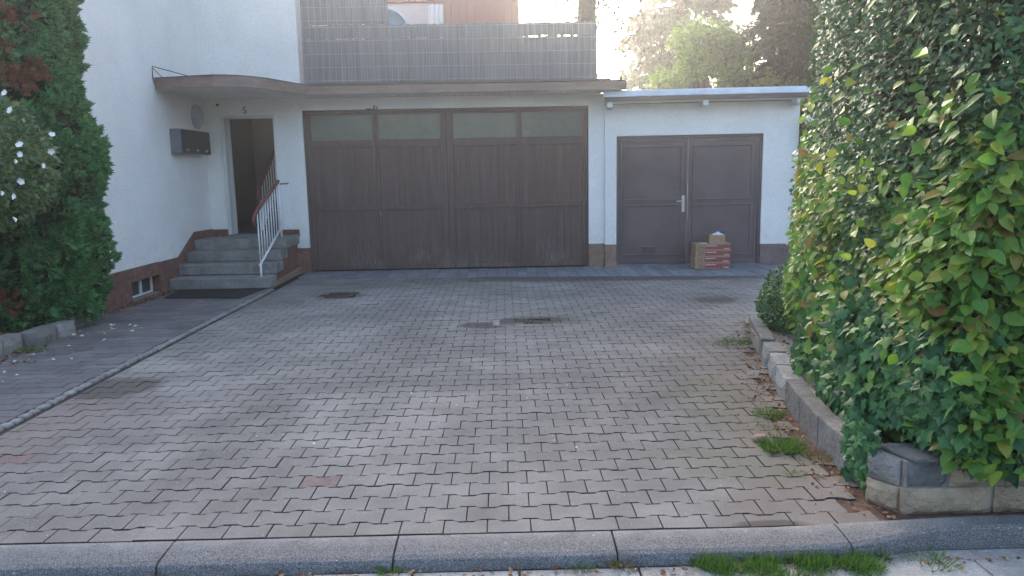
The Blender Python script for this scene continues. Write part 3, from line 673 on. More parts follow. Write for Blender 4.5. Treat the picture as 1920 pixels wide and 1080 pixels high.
# ================================================================= SMALL GARAGE
SA = R(-3.9); SO = (1.702, 12.385, 0)
SM = Matrix.Translation(SO) @ Matrix.Rotation(SA, 4, 'Z')
sg = thing('small_garage', 'small white garage with brown double door and zinc roof edge', 'garage', SO, SA)
def sb(mb, name, mats, par=None, **k): return build(mb, name, mats, par or sg, mw=SM, **k)
WM['small_garage'] = SM
sb(MB().box(.0, .19, 0, .25, .375, 2.66).box(2.56, 3.12, 0, .25, .355, 2.66).box(.19, 2.56, 0, .25, 2.155, 2.66).box(2.87, 3.12, .25, 5, 0, 2.66), 'wall', 'plaster')
sb(MB().box(0, .19, -.012, .24, -.1, .373), 'plinth', 'plinth_tan', bevel=.005)
sb(MB().box(2.56, 3.11, -.012, .24, -.1, .353), 'plinth', 'plinth_mauve', bevel=.005)
sb(MB().box(-.02, 3.16, -.30, 5.0, 2.70, 2.82), 'roof', 'darktrim')
sb(MB().box(-.05, 3.2, -.36, -.305, 2.750, 2.848), 'roof_edge', 'zinc', bevel=.006)
sb(MB().box(-.04, 3.19, -.345, -.302, 2.678, 2.748), 'trim_board', 'darktrim', bevel=.003)
sb(MB().box(-.02, 3.16, -.325, -.0, 2.672, 2.688), 'soffit', 'whitew')
for rx0 in (.01, 1.52, 2.98): sb(MB().prism([(-.30, 2.595), (-.02, 2.575), (-.02, 2.67), (-.30, 2.67)], 0, rx0, rx0+.09), 'rafter', 'whitew', bevel=.005)
sb(MB().box(.19, 2.56, .02, .26, -.1, .028), 'threshold', 'slabg')
sb(MB().box(.19, .235, .03, .12, 0, 2.155).box(2.515, 2.56, .03, .12, 0, 2.155).box(.235, 2.515, .03, .12, 2.11, 2.155), 'door_surround', 'steel', bevel=.004)
for k, (a, b) in enumerate(((.238, 1.366), (1.372, 2.512))):
    d = sb(MB().box(a, b, .06, .09, .03, 2.107), 'door_leaf', 'steel', bevel=.003)
    def fr_(x0, x1, z0, z1, name, wd=.028, p=.018):
        sb(MB().box(x0, x1, .06-p, .0595, z0, z0+wd).box(x0, x1, .06-p, .0595, z1-wd, z1).box(x0, x0+wd, .06-p, .0595, z0+wd, z1-wd).box(x1-wd, x1, .06-p, .0595, z0+wd, z1-wd), name, 'steel', d, bevel=.006)
    fr_(a+.07, b-.09 if k == 0 else b-.10, 1.09, 1.99, 'moulding'); fr_(a+.07, b-.09 if k == 0 else b-.10, .17, 1.03, 'moulding')
    sb(MB().box(a+.002, b-.002, .043, .0595, .035, .10).box(a+.002, a+.05, .046, .0595, .10, 2.05).box(b-.05, b-.002, .046, .0595, .10, 2.05).box(a+.002, b-.002, .045, .0595, 2.05, 2.105), 'leaf_frame', 'steel', d, bevel=.006)
    if k == 0:
        sb(MB().box(1.27, 1.315, .026, .044, .90, 1.17), 'handle_plate', 'silver', d, bevel=.004)
        sb(MB().tube([(1.292, .026, 1.08), (1.292, -.02, 1.08), (1.18, -.022, 1.08)], .010, 8).lathe([(.014, .018), (.014, .026)], (1.292, 0, .97), 1, 12), 'handle', 'silver', d)
        for z in (.21, .262, .314): sb(MB().prism([(.0595, z), (.030, z), (.036, z+.016), (.0595, z+.034)], 0, .62, .84), 'vent_louvre', 'steel', d)
# dark fence beside it
sf = thing('side_fence', 'dark board fence with pale cap right of the small garage, behind the hedge', 'fence', (5.6, 12.1, 0))
x = 4.86
while x < 7.4:
    build(box(x, x+.138, 12.02, 12.05, 0, 2.30), 'fence_board', 'sidefence', sf, bevel=.004); x += .142
build(box(4.84, 7.45, 11.96, 12.1, 2.31, 2.40), 'cap', 'zinc', sf)

# cartons
def flat_carton(i, z):
    dx, dy, rz = random.uniform(-.008, .008), random.uniform(-.008, .008), random.uniform(-.015, .015)
    m = Matrix.Translation((3.352+dx, 11.93+dy, z)) @ Matrix.Rotation(SA*.4+rz, 4, 'Z')
    names = ['bottom', 'second lowest', 'third lowest', 'top']
    t = thing('carton', f'{names[i]} of four stacked red printed cartons by the small garage door', 'carton', tuple(m.translation), 0, 'stacked red printed cartons'); WM[t.name] = m; t.matrix_basis = m
    c = build(MB().box(-.28, .28, -.17, .17, .002, .099), 'body', 'card', t, mw=m, bevel=.003)
    build(MB().box(-.13, .277, -.1715, -.1702, .016, .086), 'front_print', 'redprint', t, mw=m)
    build(box(-.12, .05, -.1735, -.1716, .062, .074), 'pale_band', 'pinkpaper', t, mw=m); build(box(.17, .25, -.1735, -.1716, .018, .03), 'pale_band', 'pinkpaper', t, mw=m)
    build(MB().box(-.225, -.213, -.1722, -.1702, .03, .072).box(-.20, -.15, -.1722, -.1702, .044, .056).box(-.26, -.14, -.1722, -.1702, .016, .021).box(-.26, -.14, -.1722, -.1702, .083, .087), 'lettering', 'ink', t, mw=m)
for i in range(4): flat_carton(i, .012+i*.1005)
m = Matrix.Translation((3.435, 11.90, .4155)) @ Matrix.Rotation(R(-5), 4, 'Z')
t = thing('open_carton', 'small open brown carton with orange logo on top of the red printed stack', 'carton'); t.matrix_basis = m; WM[t.name] = m
build(MB().box(-.125, .125, -.09, -.086, 0, .135).box(-.125, .125, .086, .09, 0, .135).box(-.125, -.121, -.086, .086, 0, .135).box(.121, .125, -.086, .086, 0, .135).box(-.121, .121, -.086, .086, 0, .004), 'body', 'card', t, mw=m)
build(MB().prism([(-.172, .165), (-.124, .133), (-.122, .136), (-.170, .169)], 1, -.08, .08), 'flap', 'card', t, mw=m)
build(MB().box(-.085, -.015, -.0925, -.0903, .075, .083).box(-.085, -.02, -.0925, -.0903, .06, .068).prism([(.02, .095), (.035, .095), (.055, .06), (.075, .1), (.09, .1), (.062, .04), (.048, .04)], 1, -.0925, -.0903), 'orange_logo', 'orange', t, mw=m)
pw_ = MB(); pts = [(3.37, 11.9, .50), (3.55, 11.92, .50)]
vs = []; nx_, ny_ = 8, 6
for i in range(nx_):
    for j in range(ny_): vs.append((3.375+i*.024, 11.84+j*.026, .545+.045*math.sin(i/7*3.1)*math.sin(j/5*3.1)+random.uniform(-.014, .018)))
pw_.add(vs, [(i*ny_+j, i*ny_+j+1, i*ny_+ny_+j+1, i*ny_+ny_+j) for i in range(nx_-1) for j in range(ny_-1)])
po = build(pw_, 'plastic_wrap', 'foil'); po.modifiers.new('s', 'SOLIDIFY').thickness = .004; tag(po, 'crumpled clear plastic wrap sticking out of the small open carton', 'plastic')
tag(build(MB().lathe([(.012, 0), (.034, .0), (.034, .02), (.028, .024)], (3.515, 11.90, .592), 2, 16), 'bottle_cap', 'bluecap'), 'blue cap lying on the plastic in the open carton', 'cap')
tag(build(MB().box(3.14, 3.26, 11.79, 11.86, .4155, .425), 'paper_slip', 'pinkpaper'), 'pale pink slip of paper on the top red printed carton', 'paper')

# ================================================================= DRAINS
dr = thing('drain_cover', 'slotted iron drain cover in a pale concrete frame in the middle of the driveway', 'drain', (.13, 7.85, 0))
build(MB().box(-.13, .40, 7.70, 7.735, -.05, .002).box(-.13, -.06, 7.735, 8.02, -.05, .002), 'frame', 'pale_stone', dr, bevel=.004)
build(MB().lathe([(.001, -.02), (.26, -.02), (.26, -.004), (.235, -.003), (.001, -.003)], (.17, 7.88, 0), 2, 32, sy=.6), 'cover_plate', 'iron', dr)
for k in range(6): build(MB().prism([(.02+k*.048, 7.79), (.042+k*.048, 7.79), (.082+k*.048, 7.95), (.06+k*.048, 7.95)], 2, -.0035, -.0015), 'slot', 'hole', dr)
mh = thing('manhole_cover', 'round sunken rusty manhole cover near the concrete steps', 'manhole cover', (-2.22, 9.92, 0))
build(MB().lathe([(.205, -.01), (.205, .003), (.185, .003), (.18, -.006)], (-2.22, 9.92, 0), 2, 32), 'ring', 'joint', mh)
build(MB().lathe([(.01, -.02), (.18, -.02), (.18, -.005), (.01, -.004)], (-2.22, 9.92, 0), 2, 32).box(-2.30, -2.28, 9.85, 10.0, -.004, -.001).box(-2.24, -2.22, 9.83, 10.02, -.004, -.001).box(-2.17, -2.15, 9.85, 10.0, -.004, -.001), 'lid', 'iron', mh)

# ================================================================= PLANTER WALL RIGHT
pw = thing('planter_wall', 'low planter wall of concrete edging and rough stone blocks under the hedge', 'low wall', (1.85, 3.3, 0))
pts = [(1.845, 3.42), (1.785, 3.72), (1.80, 4.10), (1.855, 4.50), (1.925, 4.93), (2.03, 5.42), (2.11, 5.78), (2.17, 6.12), (2.27, 6.5), (2.42, 7.2)]
hts = [.17, .185, .18, .175, .135, .14, .15, .165, .16]; mts = ['concrete', 'concrete', 'concrete', 'concrete', 'pale_stone', 'pale_stone', 'pale_stone', 'concrete', 'concrete']
for i in range(len(pts)-1):
    a, b = Vector(pts[i]), Vector(pts[i+1]); d = (b-a); L = d.length; d.normalize(); q = Vector((d.y, -d.x))
    if mts[i] == 'concrete':
        mb = MB(); p = [a+d*.006, b-d*.006, b-d*.006+q*.11, a+d*.006+q*.11]; mb.prism([tuple(v) for v in p], 2, -.1, hts[i]+random.uniform(-.008, .008)); build(mb, 'edging_slab', 'concrete', pw, bevel=.008)
    else:
        mb = rough_block(L-.012, .14, hts[i]+.1, .012, 5, 4); ang = math.atan2(-d.y, -d.x)
        build(mb, 'edging_stone', 'pale_stone', pw, mw=Matrix.Translation((b.x-d.x*.006, b.y-d.y*.006, -.1)) @ Matrix.Rotation(ang, 4, 'Z'), bevel=.006)
def blk(x0, w_, z0, h, mat, y=3.235, rz=0, amp=.02): build(rough_block(w_, .2, h, amp, 8, 5), 'rough_block', mat, pw, mw=Matrix.Translation((x0, y, z0)) @ Matrix.Rotation(rz, 4, 'Z'), bevel=.005)
blk(1.84, .42, -.02, .135, 'sandstone'); blk(2.272, .45, -.02, .135, 'sandstone'); blk(2.73, .5, -.02, .135, 'sandstone')
blk(1.855, .195, .118, .13, 'darkstone', 3.245, amp=.006); blk(2.06, .26, .118, .13, 'sandstone', 3.24); blk(2.33, .35, .118, .13, 'sandstone', 3.24); blk(2.69, .5, .118, .13, 'sandstone', 3.24)
blk(1.735, .16, -.02, .13, 'sandstone', 3.40, R(-57), .012); blk(1.74, .16, .113, .13, 'concrete', 3.405, R(-57), .006)
build(MB().box(1.85, 3.2, 3.255, 3.45, -.1, .245), 'backing', 'concrete', pw)
build(MB().prism([(1.88, 3.22), (3.2, 3.225), (3.2, 3.45), (1.80, 3.44)], 2, .25, .268), 'coping', 'darkstone', pw, bevel=.006)
tag(build(MB().lathe([(.012, 0), (.045, .006), (.052, .022), (.035, .04), (.01, .043)], (1.50, 4.19, .0), 2, 9, sy=.62), 'loose_stone', 'brick', smooth=True), 'small pinkish stone lying on the paving near the grass tufts', 'stone')

# bed edging, left
be = thing('bed_edging', 'low mossy row of grey stones along the planted bed under the tall conifer', 'bed edging', (-4.7, 7, 0))
yy = 4.6
while yy < 8.8:
    L = random.uniform(.26, .4); xe = -4.74+(.10 if 7 < yy < 7.6 else 0)-(max(0, yy-7.6))*.12; h = random.uniform(.13, .17)
    build(rough_block(L-.015, .16, h+.06, .02, 5, 4), 'edging_stone', random.choice(['concrete', 'pale_stone', 'concrete']), be, mw=Matrix.Translation((xe+.06, yy, -.06)) @ Matrix.Rotation(R(90)+random.uniform(-.05, .05), 4, 'Z'), bevel=.012); yy += L

# ================================================================= PLANTS
def vec(n, z=1., s=1.): return rng.normal(size=(n, 3))*s
HORN, PRIV, IVY = ovate(.33), small_leaf(.27), ivy_leaf()
def face_x(y, z):   # left face of the hedge, bulging a little
    return np.interp(y, [3.0, 3.3, 4.0, 5.0, 6.0, 7.3], [2.08, 1.98, 2.0, 2.18, 2.52, 2.94])+.10*np.clip((z-.9)/2.5, 0, 1)
def bulge(y, z, amp, sc, seed):
    r = np.random.default_rng(seed); k = r.normal(size=(14, 2))*sc; ph = r.uniform(0, 6.28, 14); return amp*np.sin(y[:, None]*k[None, :, 0]+z[:, None]*k[None, :, 1]+ph).sum(1)/3.2
FAR = lambda y: 1-.0*y
def hedge_points(n, zlo, zhi, ylo, yhi, depth, seed, amp=.06):
    """points on the side face (facing -x) and the front face (facing -y)"""
    side = rng.random(n) < .78
    y = np.where(side, rng.uniform(ylo, yhi, n), 3.12); z = rng.uniform(zlo, zhi, n)
    fx_ = face_x(y, z); d = rng.exponential(depth, n); b = bulge(y, z, amp, 4, seed)
    P = np.empty((n, 3)); P[:, 0] = np.where(side, fx_+d-b, rng.uniform(2.02, 3.4, n)); P[:, 1] = np.where(side, y+rng.normal(0, .02, n), 3.14+d-bulge(P[:, 0], z, amp, 4, seed+1)); P[:, 2] = z
    O = np.where(side[:, None], np.array([[-1., -.25, 0.]]), np.array([[-.15, -1., 0.]]))
    return P, norm(O), d
def orient(O, up, spread, tipdown):
    n = len(O); N = norm(O*1.0+np.array([0, 0, up])+rng.normal(size=(n, 3))*spread)
    T = norm(O*.45+np.array([0, 0, -tipdown])+rng.normal(size=(n, 3))*.55); return N, T
def hedge_part(th, tmpl, P, O, d, size, mat, up, spread, tip, nparts=285):
    N, T = orient(O, up, spread, tip); 
    q = np.linalg.norm(P-np.array([0, 0, 1.61]), axis=1)+d*8+np.where(P[:, 1] < 3.0, .5, 0)+np.where((P[:, 0]/P[:, 1] > .66) | (P[:, 2] > 1.55+.33*P[:, 1]), 9, 0); idx = np.argsort(q); a, b = idx[:nparts], idx[nparts:]
    leaf_parts(tmpl, P[a], N[a], T[a], size[a], mat, th)
    scatter('foliage', tmpl, P[b], N[b], T[b], size[b], mat, th, 'stuff')
# privet
hp = thing('privet_hedge', 'tall clipped privet hedge with small dark leaves on the right', 'hedge', (3.0, 5.2, .1))
P, O, d = hedge_points(64000, .25, 4.3, 3.1, 7.35, .10, 3)
lowcut = (P[:, 2]-1.15-.35*np.sin(P[:, 1]*2.3)-rng.normal(0, .18, len(P))) > 0
lowcut |= (rng.random(len(P)) < .22); P, O, d = P[lowcut], O[lowcut], d[lowcut]
far = rng.random(len(P)); hedge_part(hp, PRIV, P, O, d, rng.uniform(.032, .056, len(P)), 'privet', .55, .55, -.25)
P, O, d = hedge_points(15000, .2, 4.3, 3.1, 7.35, .12, 3); P[:, 0] += .2*(O[:, 0] < -.5); P[:, 1] += .2*(O[:, 0] > -.5)
N, T = orient(O, .2, .7, .3); scatter('inner_foliage', PRIV, P, N, T, rng.uniform(.05, .085, len(P)), 'privet_shaded', hp, 'stuff')
n = 15000; y_ = rng.uniform(3.35, 7.3, n); z_ = rng.uniform(.15, 4.4, n); P = np.column_stack([face_x(y_, z_)+rng.uniform(.22, 1.1, n), y_, z_]); scatter('core_foliage', PRIV, P, rng.normal(size=(n, 3))+np.array([-.8, -.5, 0]), rng.normal(size=(n, 3)), rng.uniform(.08, .13, n), 'privet_shaded', hp, 'stuff')
# far end and top of the privet
n = 9000; P = np.column_stack([rng.uniform(3.0, 3.8, n), 7.38+rng.exponential(.06, n)*-1+.05, rng.uniform(.3, 4.3, n)]); O = np.tile([[-.4, .9, 0.]], (n, 1)); N, T = orient(O, .4, .6, -.2); scatter('far_foliage', PRIV, P, N, T, rng.uniform(.035, .055, n), 'privet', hp, 'stuff')
tw = MB()
for k in range(150):
    y_ = rng.uniform(3.3, 7.2); z_ = rng.uniform(.2, 1.2); x_ = float(face_x(y_, z_))+rng.uniform(.18, .5); p = [(x_+.15, y_, z_*.4)]
    for q in range(4): p.append((p[-1][0]+rng.normal(-.03, .05), p[-1][1]+rng.normal(0, .08), p[-1][2]+rng.uniform(.25, .6)))
    tw.tube(p, [.014, .011, .008, .006, .004], 5)
build(tw, 'branches', 'twig', hp, kind='stuff')
# hornbeam
hh = thing('hornbeam_hedge', 'hornbeam with broad yellow-green leaves growing out of the hedge front', 'hedge', (2.6, 4.6, .1))
P, O, d = hedge_points(21000, .22, 2.6, 3.1, 7.3, .07, 5, .085)
z, y = P[:, 2], P[:, 1]; keep = np.exp(-((z-1.08)/.42)**2)*1.1+np.clip((3.9-y)/.8, 0, 1)*.75*np.clip((1.95-z)/.3, 0, 1)+.03+np.clip((y-5.2)/1.5, 0, 1)*(z < 1.3)*.8
ivyz = (z < .82) & (y > 3.25) & (y < 5.3); keep = np.where(ivyz, keep*.18, keep); keep = np.where((O[:, 0] > -.5) & (z < np.where(P[:, 0] < 2.15, .38, .20)), 0, keep)
k = rng.random(len(P)) < keep; P, O, d = P[k], O[k], d[k]; P[:, 0] -= .03; P[:, 1] -= .02
hedge_part(hh, HORN, P, O, d, rng.uniform(.042, .102, len(P)), 'hornbeam', 1.0, .45, .05)
n = 260; y_ = rng.uniform(3.3, 7.0, n); z_ = rng.uniform(.5, 2.2, n); O = np.tile([[-1, -.3, 0.]], (n, 1)); P = np.column_stack([face_x(y_, z_)-rng.uniform(.06, .16, n), y_, z_]); N, T = orient(O, .6, .5, .1); scatter('loose_leaves', HORN, P, N, T, rng.uniform(.05, .085, n), 'hornbeam', hh, 'stuff')
# ivy
iv = thing('ivy', 'dark green ivy with lobed leaves trailing over the planter wall', 'ivy', (2.0, 4.0, .2))
P, O, d = hedge_points(9000, .16, 1.0, 3.1, 5.9, .06, 9, .07)
z, y = P[:, 2], P[:, 1]; keep = np.clip((.95-z)/.25, 0, 1)*np.clip((5.9-y)/1.2, 0, 1); keep *= np.where(O[:, 0] > -.5, np.where(z > np.where(P[:, 0] < 2.15, .36, .22), .6, .0), np.where(y < 3.6, z > .34, True))
low = (z < .2) & (rng.random(len(P)) < .4); keep[low] = 0
k = rng.random(len(P)) < keep; P, O, d = P[k], O[k], d[k]; P[:, 0] -= .03+.05*np.clip((.5-P[:, 2])/.4, 0, 1); P[:, 1] -= .03*(O[:, 0] > -.5)
hedge_part(iv, IVY, P, O, d, rng.uniform(.035, .092, len(P)), 'ivy', .45, .4, .8)
n = 260; u = rng.random(n); P = np.column_stack([1.765+.03*u+rng.normal(0, .015, n), 3.40+.30*u+rng.normal(0, .02, n), .02+.33*rng.random(n)**.7])
O = np.tile([[-.8, -.6, 0.]], (len(P), 1)); N, T = orient(O, .5, .4, .9); scatter('trailing_leaves', IVY, P, N, T, rng.uniform(.035, .06, len(P)), 'ivy', iv, 'stuff')
# box shrubs
def ball(name, label, c, r, n, mat, tmpl, sz, group):
    t = thing(name, label, 'shrub', (c[0], c[1], .1), group=group); D = norm(rng.normal(size=(n, 3))); rad = 1-np.abs(rng.normal(0, .12, n)); P = np.array(c)+D*np.array(r)*rad[:, None]
    N = norm(D*.7+rng.normal(size=(n, 3))*.6+np.array([0, -.2, .3])); T = norm(D+np.array([0, 0, .7])+rng.normal(size=(n, 3))*.4); scatter('foliage', tmpl, P, N, T, rng.uniform(*sz, n), mat, t, 'stuff')
    m = MB()
    for k in range(10): e = Vector(c)+Vector(rng.normal(size=3))*Vector(r).length*.25; m.tube([(c[0], c[1], .08), ((c[0]+e.x)/2, (c[1]+e.y)/2, c[2]*.6), tuple(e)], [.012, .008, .004], 5)
    build(m, 'stem', 'twig', t); return t
ball('box_shrub', 'rounded dark green box shrub behind the planter wall end', (2.66, 6.75, .33), (.30, .30, .27), 3600, 'box', PRIV, (.028, .042), 'box shrubs beside the hedge')
ball('box_shrub', 'small box shrub half hidden behind the rounded one at the hedge end', (2.98, 7.55, .35), (.28, .25, .27), 2200, 'box', PRIV, (.028, .042), 'box shrubs beside the hedge')

# thuja
th = thing('thuja_tree', 'tall dense green thuja with a few brown patches against the white house', 'conifer', (-5.5, 8.15, .05))
FAN = fan()
def thuja_pts(n, cx, cy, seed):
    z = rng.uniform(.08, 5.2, n); th_ = rng.uniform(math.pi*.85, math.pi*2.25, n)
    ra = np.interp(z, [.05, .3, .8, 1.2, 2.0, 2.8, 3.6, 5.2], [.78, .98, 1.10, 1.12, 1.06, .99, .95, .7])
    r_ = np.random.default_rng(seed); k = r_.normal(size=(26, 2))*np.array([7.0, 5.5]); k[:, 0] = np.round(k[:, 0]); ph = r_.uniform(0, 6.28, 26)
    b = np.sin(th_[:, None]*k[None, :, 0]+z[:, None]*k[None, :, 1]+ph).sum(1)/5.1
    dep = np.abs(rng.normal(0, .09, n)); rr = ra*(1+.055*b)-dep
    D = np.column_stack([np.cos(th_), np.sin(th_)*.85, np.zeros(n)]); P = np.column_stack([cx+D[:, 0]*rr, cy+D[:, 1]*rr, z]); return P, norm(D), dep, b
C, CD, dep, b = thuja_pts(1700, -5.5, 8.15, 21); m_ = 24
ci = np.repeat(np.arange(len(C)), m_); n = len(ci); rad = rng.uniform(.09, .19, len(C))[ci]; cn = norm(CD+np.array([0, 0, .25])+rng.normal(size=(len(C), 3))*.25)[ci]
T = norm(cn*.75+np.array([0, 0, .22])+rng.normal(size=(n, 3))*.62); P = C[ci]-cn*rad[:, None]*.75+T*(rad*rng.uniform(.35, .8, n))[:, None]; N = norm(np.cross(T, np.array([0, 0, 1.]))+rng.normal(size=(n, 3))*.6+cn*.5); b = np.zeros(n)
dead = np.zeros(n, bool)
for c, q in (((-4.73, 7.60, 2.64), .13), ((-4.63, 7.72, 2.64), .11), ((-4.72, 7.62, 3.2), .12), ((-4.86, 7.5, 2.9), .08), ((-5.01, 7.41, .36), .13), ((-4.77, 7.57, 1.5), .09)): dead |= (np.linalg.norm(P-np.array(c), axis=1) < q+.04+rng.normal(0, .03, n))
sz = rng.uniform(.065, .12, n); scatter('foliage', FAN, P[~dead], N[~dead], T[~dead], sz[~dead], 'thuja', th, 'stuff'); scatter('dead_foliage', FAN, P[dead], N[dead], T[dead], sz[dead], 'thuja_dead', th, 'stuff')
P, D, dep, b = thuja_pts(11000, -5.5, 8.15, 21); P -= D*.16; n = len(P); T = norm(D+rng.normal(size=(n, 3))*.6); N = norm(D+rng.normal(size=(n, 3))*.6); scatter('inner_foliage', FAN, P, N, T, rng.uniform(.14, .22, n), 'thuja_shaded', th, 'stuff')
build(MB().tube([(-5.5, 8.15, 0), (-5.48, 8.15, 2), (-5.5, 8.15, 4.8)], [.14, .10, .03], 10), 'trunk', 'bark', th)
# white flowering shrub
hb = thing('flowering_shrub', 'leafy shrub with white blossoms in front of the thuja on the left', 'shrub', (-4.95, 6.7, .06))
n = 5200; D = norm(rng.normal(size=(n, 3))); P = np.array([-4.78, 6.9, 1.78])+D*np.array([.68, .5, .66])*(1-np.abs(rng.normal(0, .22, n)))[:, None]
cl_ = np.sin(P[:, 0]*9+P[:, 2]*7)*np.sin(P[:, 2]*11-P[:, 1]*8) > -.55; P, D = P[cl_], D[cl_]; n = len(P)
N = norm(np.array([.1, -.5, .8])+rng.normal(size=(n, 3))*.6); T = norm(D+np.array([0, -.2, .1])+rng.normal(size=(n, 3))*.5)
a = np.argsort(P[:, 1]-P[:, 0]*.6)[:280]; rest = np.setdiff1d(np.arange(n), a)
leaf_parts(ovate(.26), P[a], N[a], T[a], rng.uniform(.045, .075, len(a)), 'hibiscus', hb); scatter('foliage', ovate(.26), P[rest], N[rest], T[rest], rng.uniform(.045, .075, len(rest)), 'hibiscus', hb, 'stuff')
m = MB()
for k in range(16): e = rng.normal(size=3)*np.array([.3, .2, .3])+np.array([-4.9, 6.7, 1.75]); m.tube([(-4.95+rng.normal(0, .05), 6.72, .03), (-4.95+(e[0]+4.95)*.4, 6.72, .9), tuple(e)], [.014, .010, .004], 5)
build(m, 'stem', 'twig', hb)
def blossom():
    v = [(0, 0, 0)]; f = []
    for k in range(5):
        a = 2*math.pi*k/5; c = len(v)
        for da, rr, zz in ((-.66, .55, .40), (-.5, .92, .78), (0, 1.0, .74), (.5, .92, .80), (.66, .55, .42), (0, .6, .26)): v.append((rr*math.cos(a+da), rr*math.sin(a+da), zz+.03*(k % 2)))
        f += [(0, c, c+5), (0, c+5, c+4), (c, c+1, c+2, c+5), (c+5, c+2, c+3, c+4)]
    return v, f
me = MB().add(*blossom()).mesh('blossom', 'flower')
BL = [(x*6.42/6.2, 6.42+random.uniform(0, .05), 1.61+(z-1.61)*6.42/6.2) for x, z in ((-4.01, 2.31), (-3.97, 2.17), (-3.68, 1.85), (-3.76, 1.73), (-3.98, 1.77), (-3.95, 1.61), (-4.02, 1.48), (-3.67, 1.97), (-4.03, 1.3), (-4.12, 1.51), (-3.94, 1.89), (-3.92, 1.82), (-4.15, 2.1))]
for i, c in enumerate(BL):
    s_ = random.uniform(.022, .034); nrm = Vector((random.uniform(-1.2, 1.2), -1, random.uniform(-.6, .9))).normalized(); link('blossom', me, hb, Matrix.Translation(c) @ nrm.to_track_quat('Z', 'Y').to_matrix().to_4x4() @ Matrix.Rotation(random.uniform(0, 6), 4, 'Z') @ Matrix.Scale(s_, 4))

# ---------------------------------------------------------------- trees behind
def crown(t, clusters, n, mat, tmpl, sz, down=.1, name='foliage'):
    P = []; 
    for (c, r) in clusters:
        k = int(n*(r[0]*r[1]*r[2])**.67); D = norm(rng.normal(size=(k, 3)))*np.cbrt(rng.random((k, 1))); P.append(np.array(c)+D*np.array(r))
    P = np.concatenate(P); m = len(P); scatter(name, tmpl, P, rng.normal(size=(m, 3))+np.array([0, -.2, .5]), rng.normal(size=(m, 3))+np.array([0, 0, -down]), rng.uniform(*sz, m), mat, t, 'stuff')
def leafy(name, label, base, h, rx0, mat, dens=520, seed=0, sz=(.07, .13), z0=.35, group='leafy trees behind the small garage'):
    r = np.random.default_rng(seed); t = thing(name, label, 'tree', base, group=group); b = np.array(base); cl = []; lm = MB()
    for k in range(26):
        z = r.uniform(z0, .97)*h; w_ = rx0*math.sin(math.pi*min(.97, (z/h-z0+.2)/(1.2-z0)))**.6; a = r.uniform(0, 6.28); q = r.uniform(.2, .95)*w_; c = b+np.array([q*math.cos(a), q*math.sin(a), z]); s = r.uniform(.22, .42)*rx0; cl.append((c, (s, s, s*.75)))
        lm.tube([tuple(b+np.array([0, 0, z*.55])), tuple((b+np.array([0, 0, z*.75])+c)/2), tuple(c)], [.05, .03, .01], 5)
    crown(t, cl, dens/rx0**.5, mat, DIAMOND, sz); build(MB().tube([tuple(b), tuple(b+np.array([.1, 0, h*.5])), tuple(b+np.array([0, 0, h*.85]))], [.16, .1, .04], 8), 'trunk', 'bark', t); build(lm, 'limbs', 'bark', t); return t
leafy('leafy_tree', 'light green leafy tree standing behind the left part of the zinc roof edge', (4.6, 17.5, 0), 4.9, 1.25, 'tlight', 2100, 31)
leafy('leafy_tree', 'blue-green leafy tree behind the middle of the small garage roof', (5.75, 18.5, 0), 5.0, 1.3, 'tdull', 2100, 32)
leafy('leafy_tree', 'olive and yellowish low tree behind the right part of the small garage roof', (5.9, 16.5, 0), 3.8, 1.1, 'tolive', 1800, 33)
leafy('leafy_tree', 'greyish small tree behind the left end of the zinc roof edge', (3.75, 19, 0), 3.9, .75, 'tdull', 800, 34)
def conifer(name, label, base, h, r0, mat, seed, whorls, z0=1.5, dens=1., group='conifers behind the garages'):
    r = np.random.default_rng(seed); t = thing(name, label, 'conifer', base, group=group); b = np.array(base); P = []; D = []; lm = MB()
    build(MB().tube([tuple(b), tuple(b+np.array([0, 0, h*.6])), tuple(b+np.array([0, 0, h]))], [.25, .15, .02], 8), 'trunk', 'bark', t)
    for wv in range(whorls):
        z = z0+(h-z0)*(wv/whorls)**.95; L0 = r0*(1-(z-z0)/(h-z0))**.8+.2
        for k in range(7):
            a = r.uniform(0, 6.28); L = L0*r.uniform(.65, 1.1); d = np.array([math.cos(a), math.sin(a), 0]); m = int(60*L*dens); u = r.random(m)**.7
            sag = -.35*L*u**1.5+.12*L*u; p = b+np.array([0, 0, z])+d*(u*L)[:, None]+np.column_stack([np.zeros(m), np.zeros(m), sag]); side = np.array([-d[1], d[0], 0]); p += side*r.normal(0, .10+.12*L*(1-u)*u*2, m)[:, None]; p[:, 2] -= np.abs(r.normal(0, .12, m))
            P.append(p); D.append(np.tile(d*.6+np.array([0, 0, -.6]), (m, 1))+side*r.normal(0, .6, m)[:, None])
            lm.tube([tuple(b+np.array([0, 0, z])), tuple(b+np.array([0, 0, z-.08*L])+d*L*.6), tuple(b+np.array([0, 0, z-.23*L])+d*L)], [.03, .018, .006], 4)
    P = np.concatenate(P); D = np.concatenate(D); n = len(P); scatter('foliage', fan(5, 45), P, r.normal(size=(n, 3))+np.array([0, 0, .6]), D, r.uniform(.14, .30, n), mat, t, 'stuff'); build(lm, 'limbs', 'bark', t); return t
conifer('conifer_tree', 'big dark conifer rising behind the hedge and small garage', (7.35, 17.0, 0), 12.5, 2.3, 'conifer', 41, 40, 2.6, 1.5)
conifer('conifer_tree', 'tall hazy grey-green spruce behind the leafy trees', (5.6, 24, 0), 14, 2.3, 'spruce', 42, 44, 2.0, 1.1)
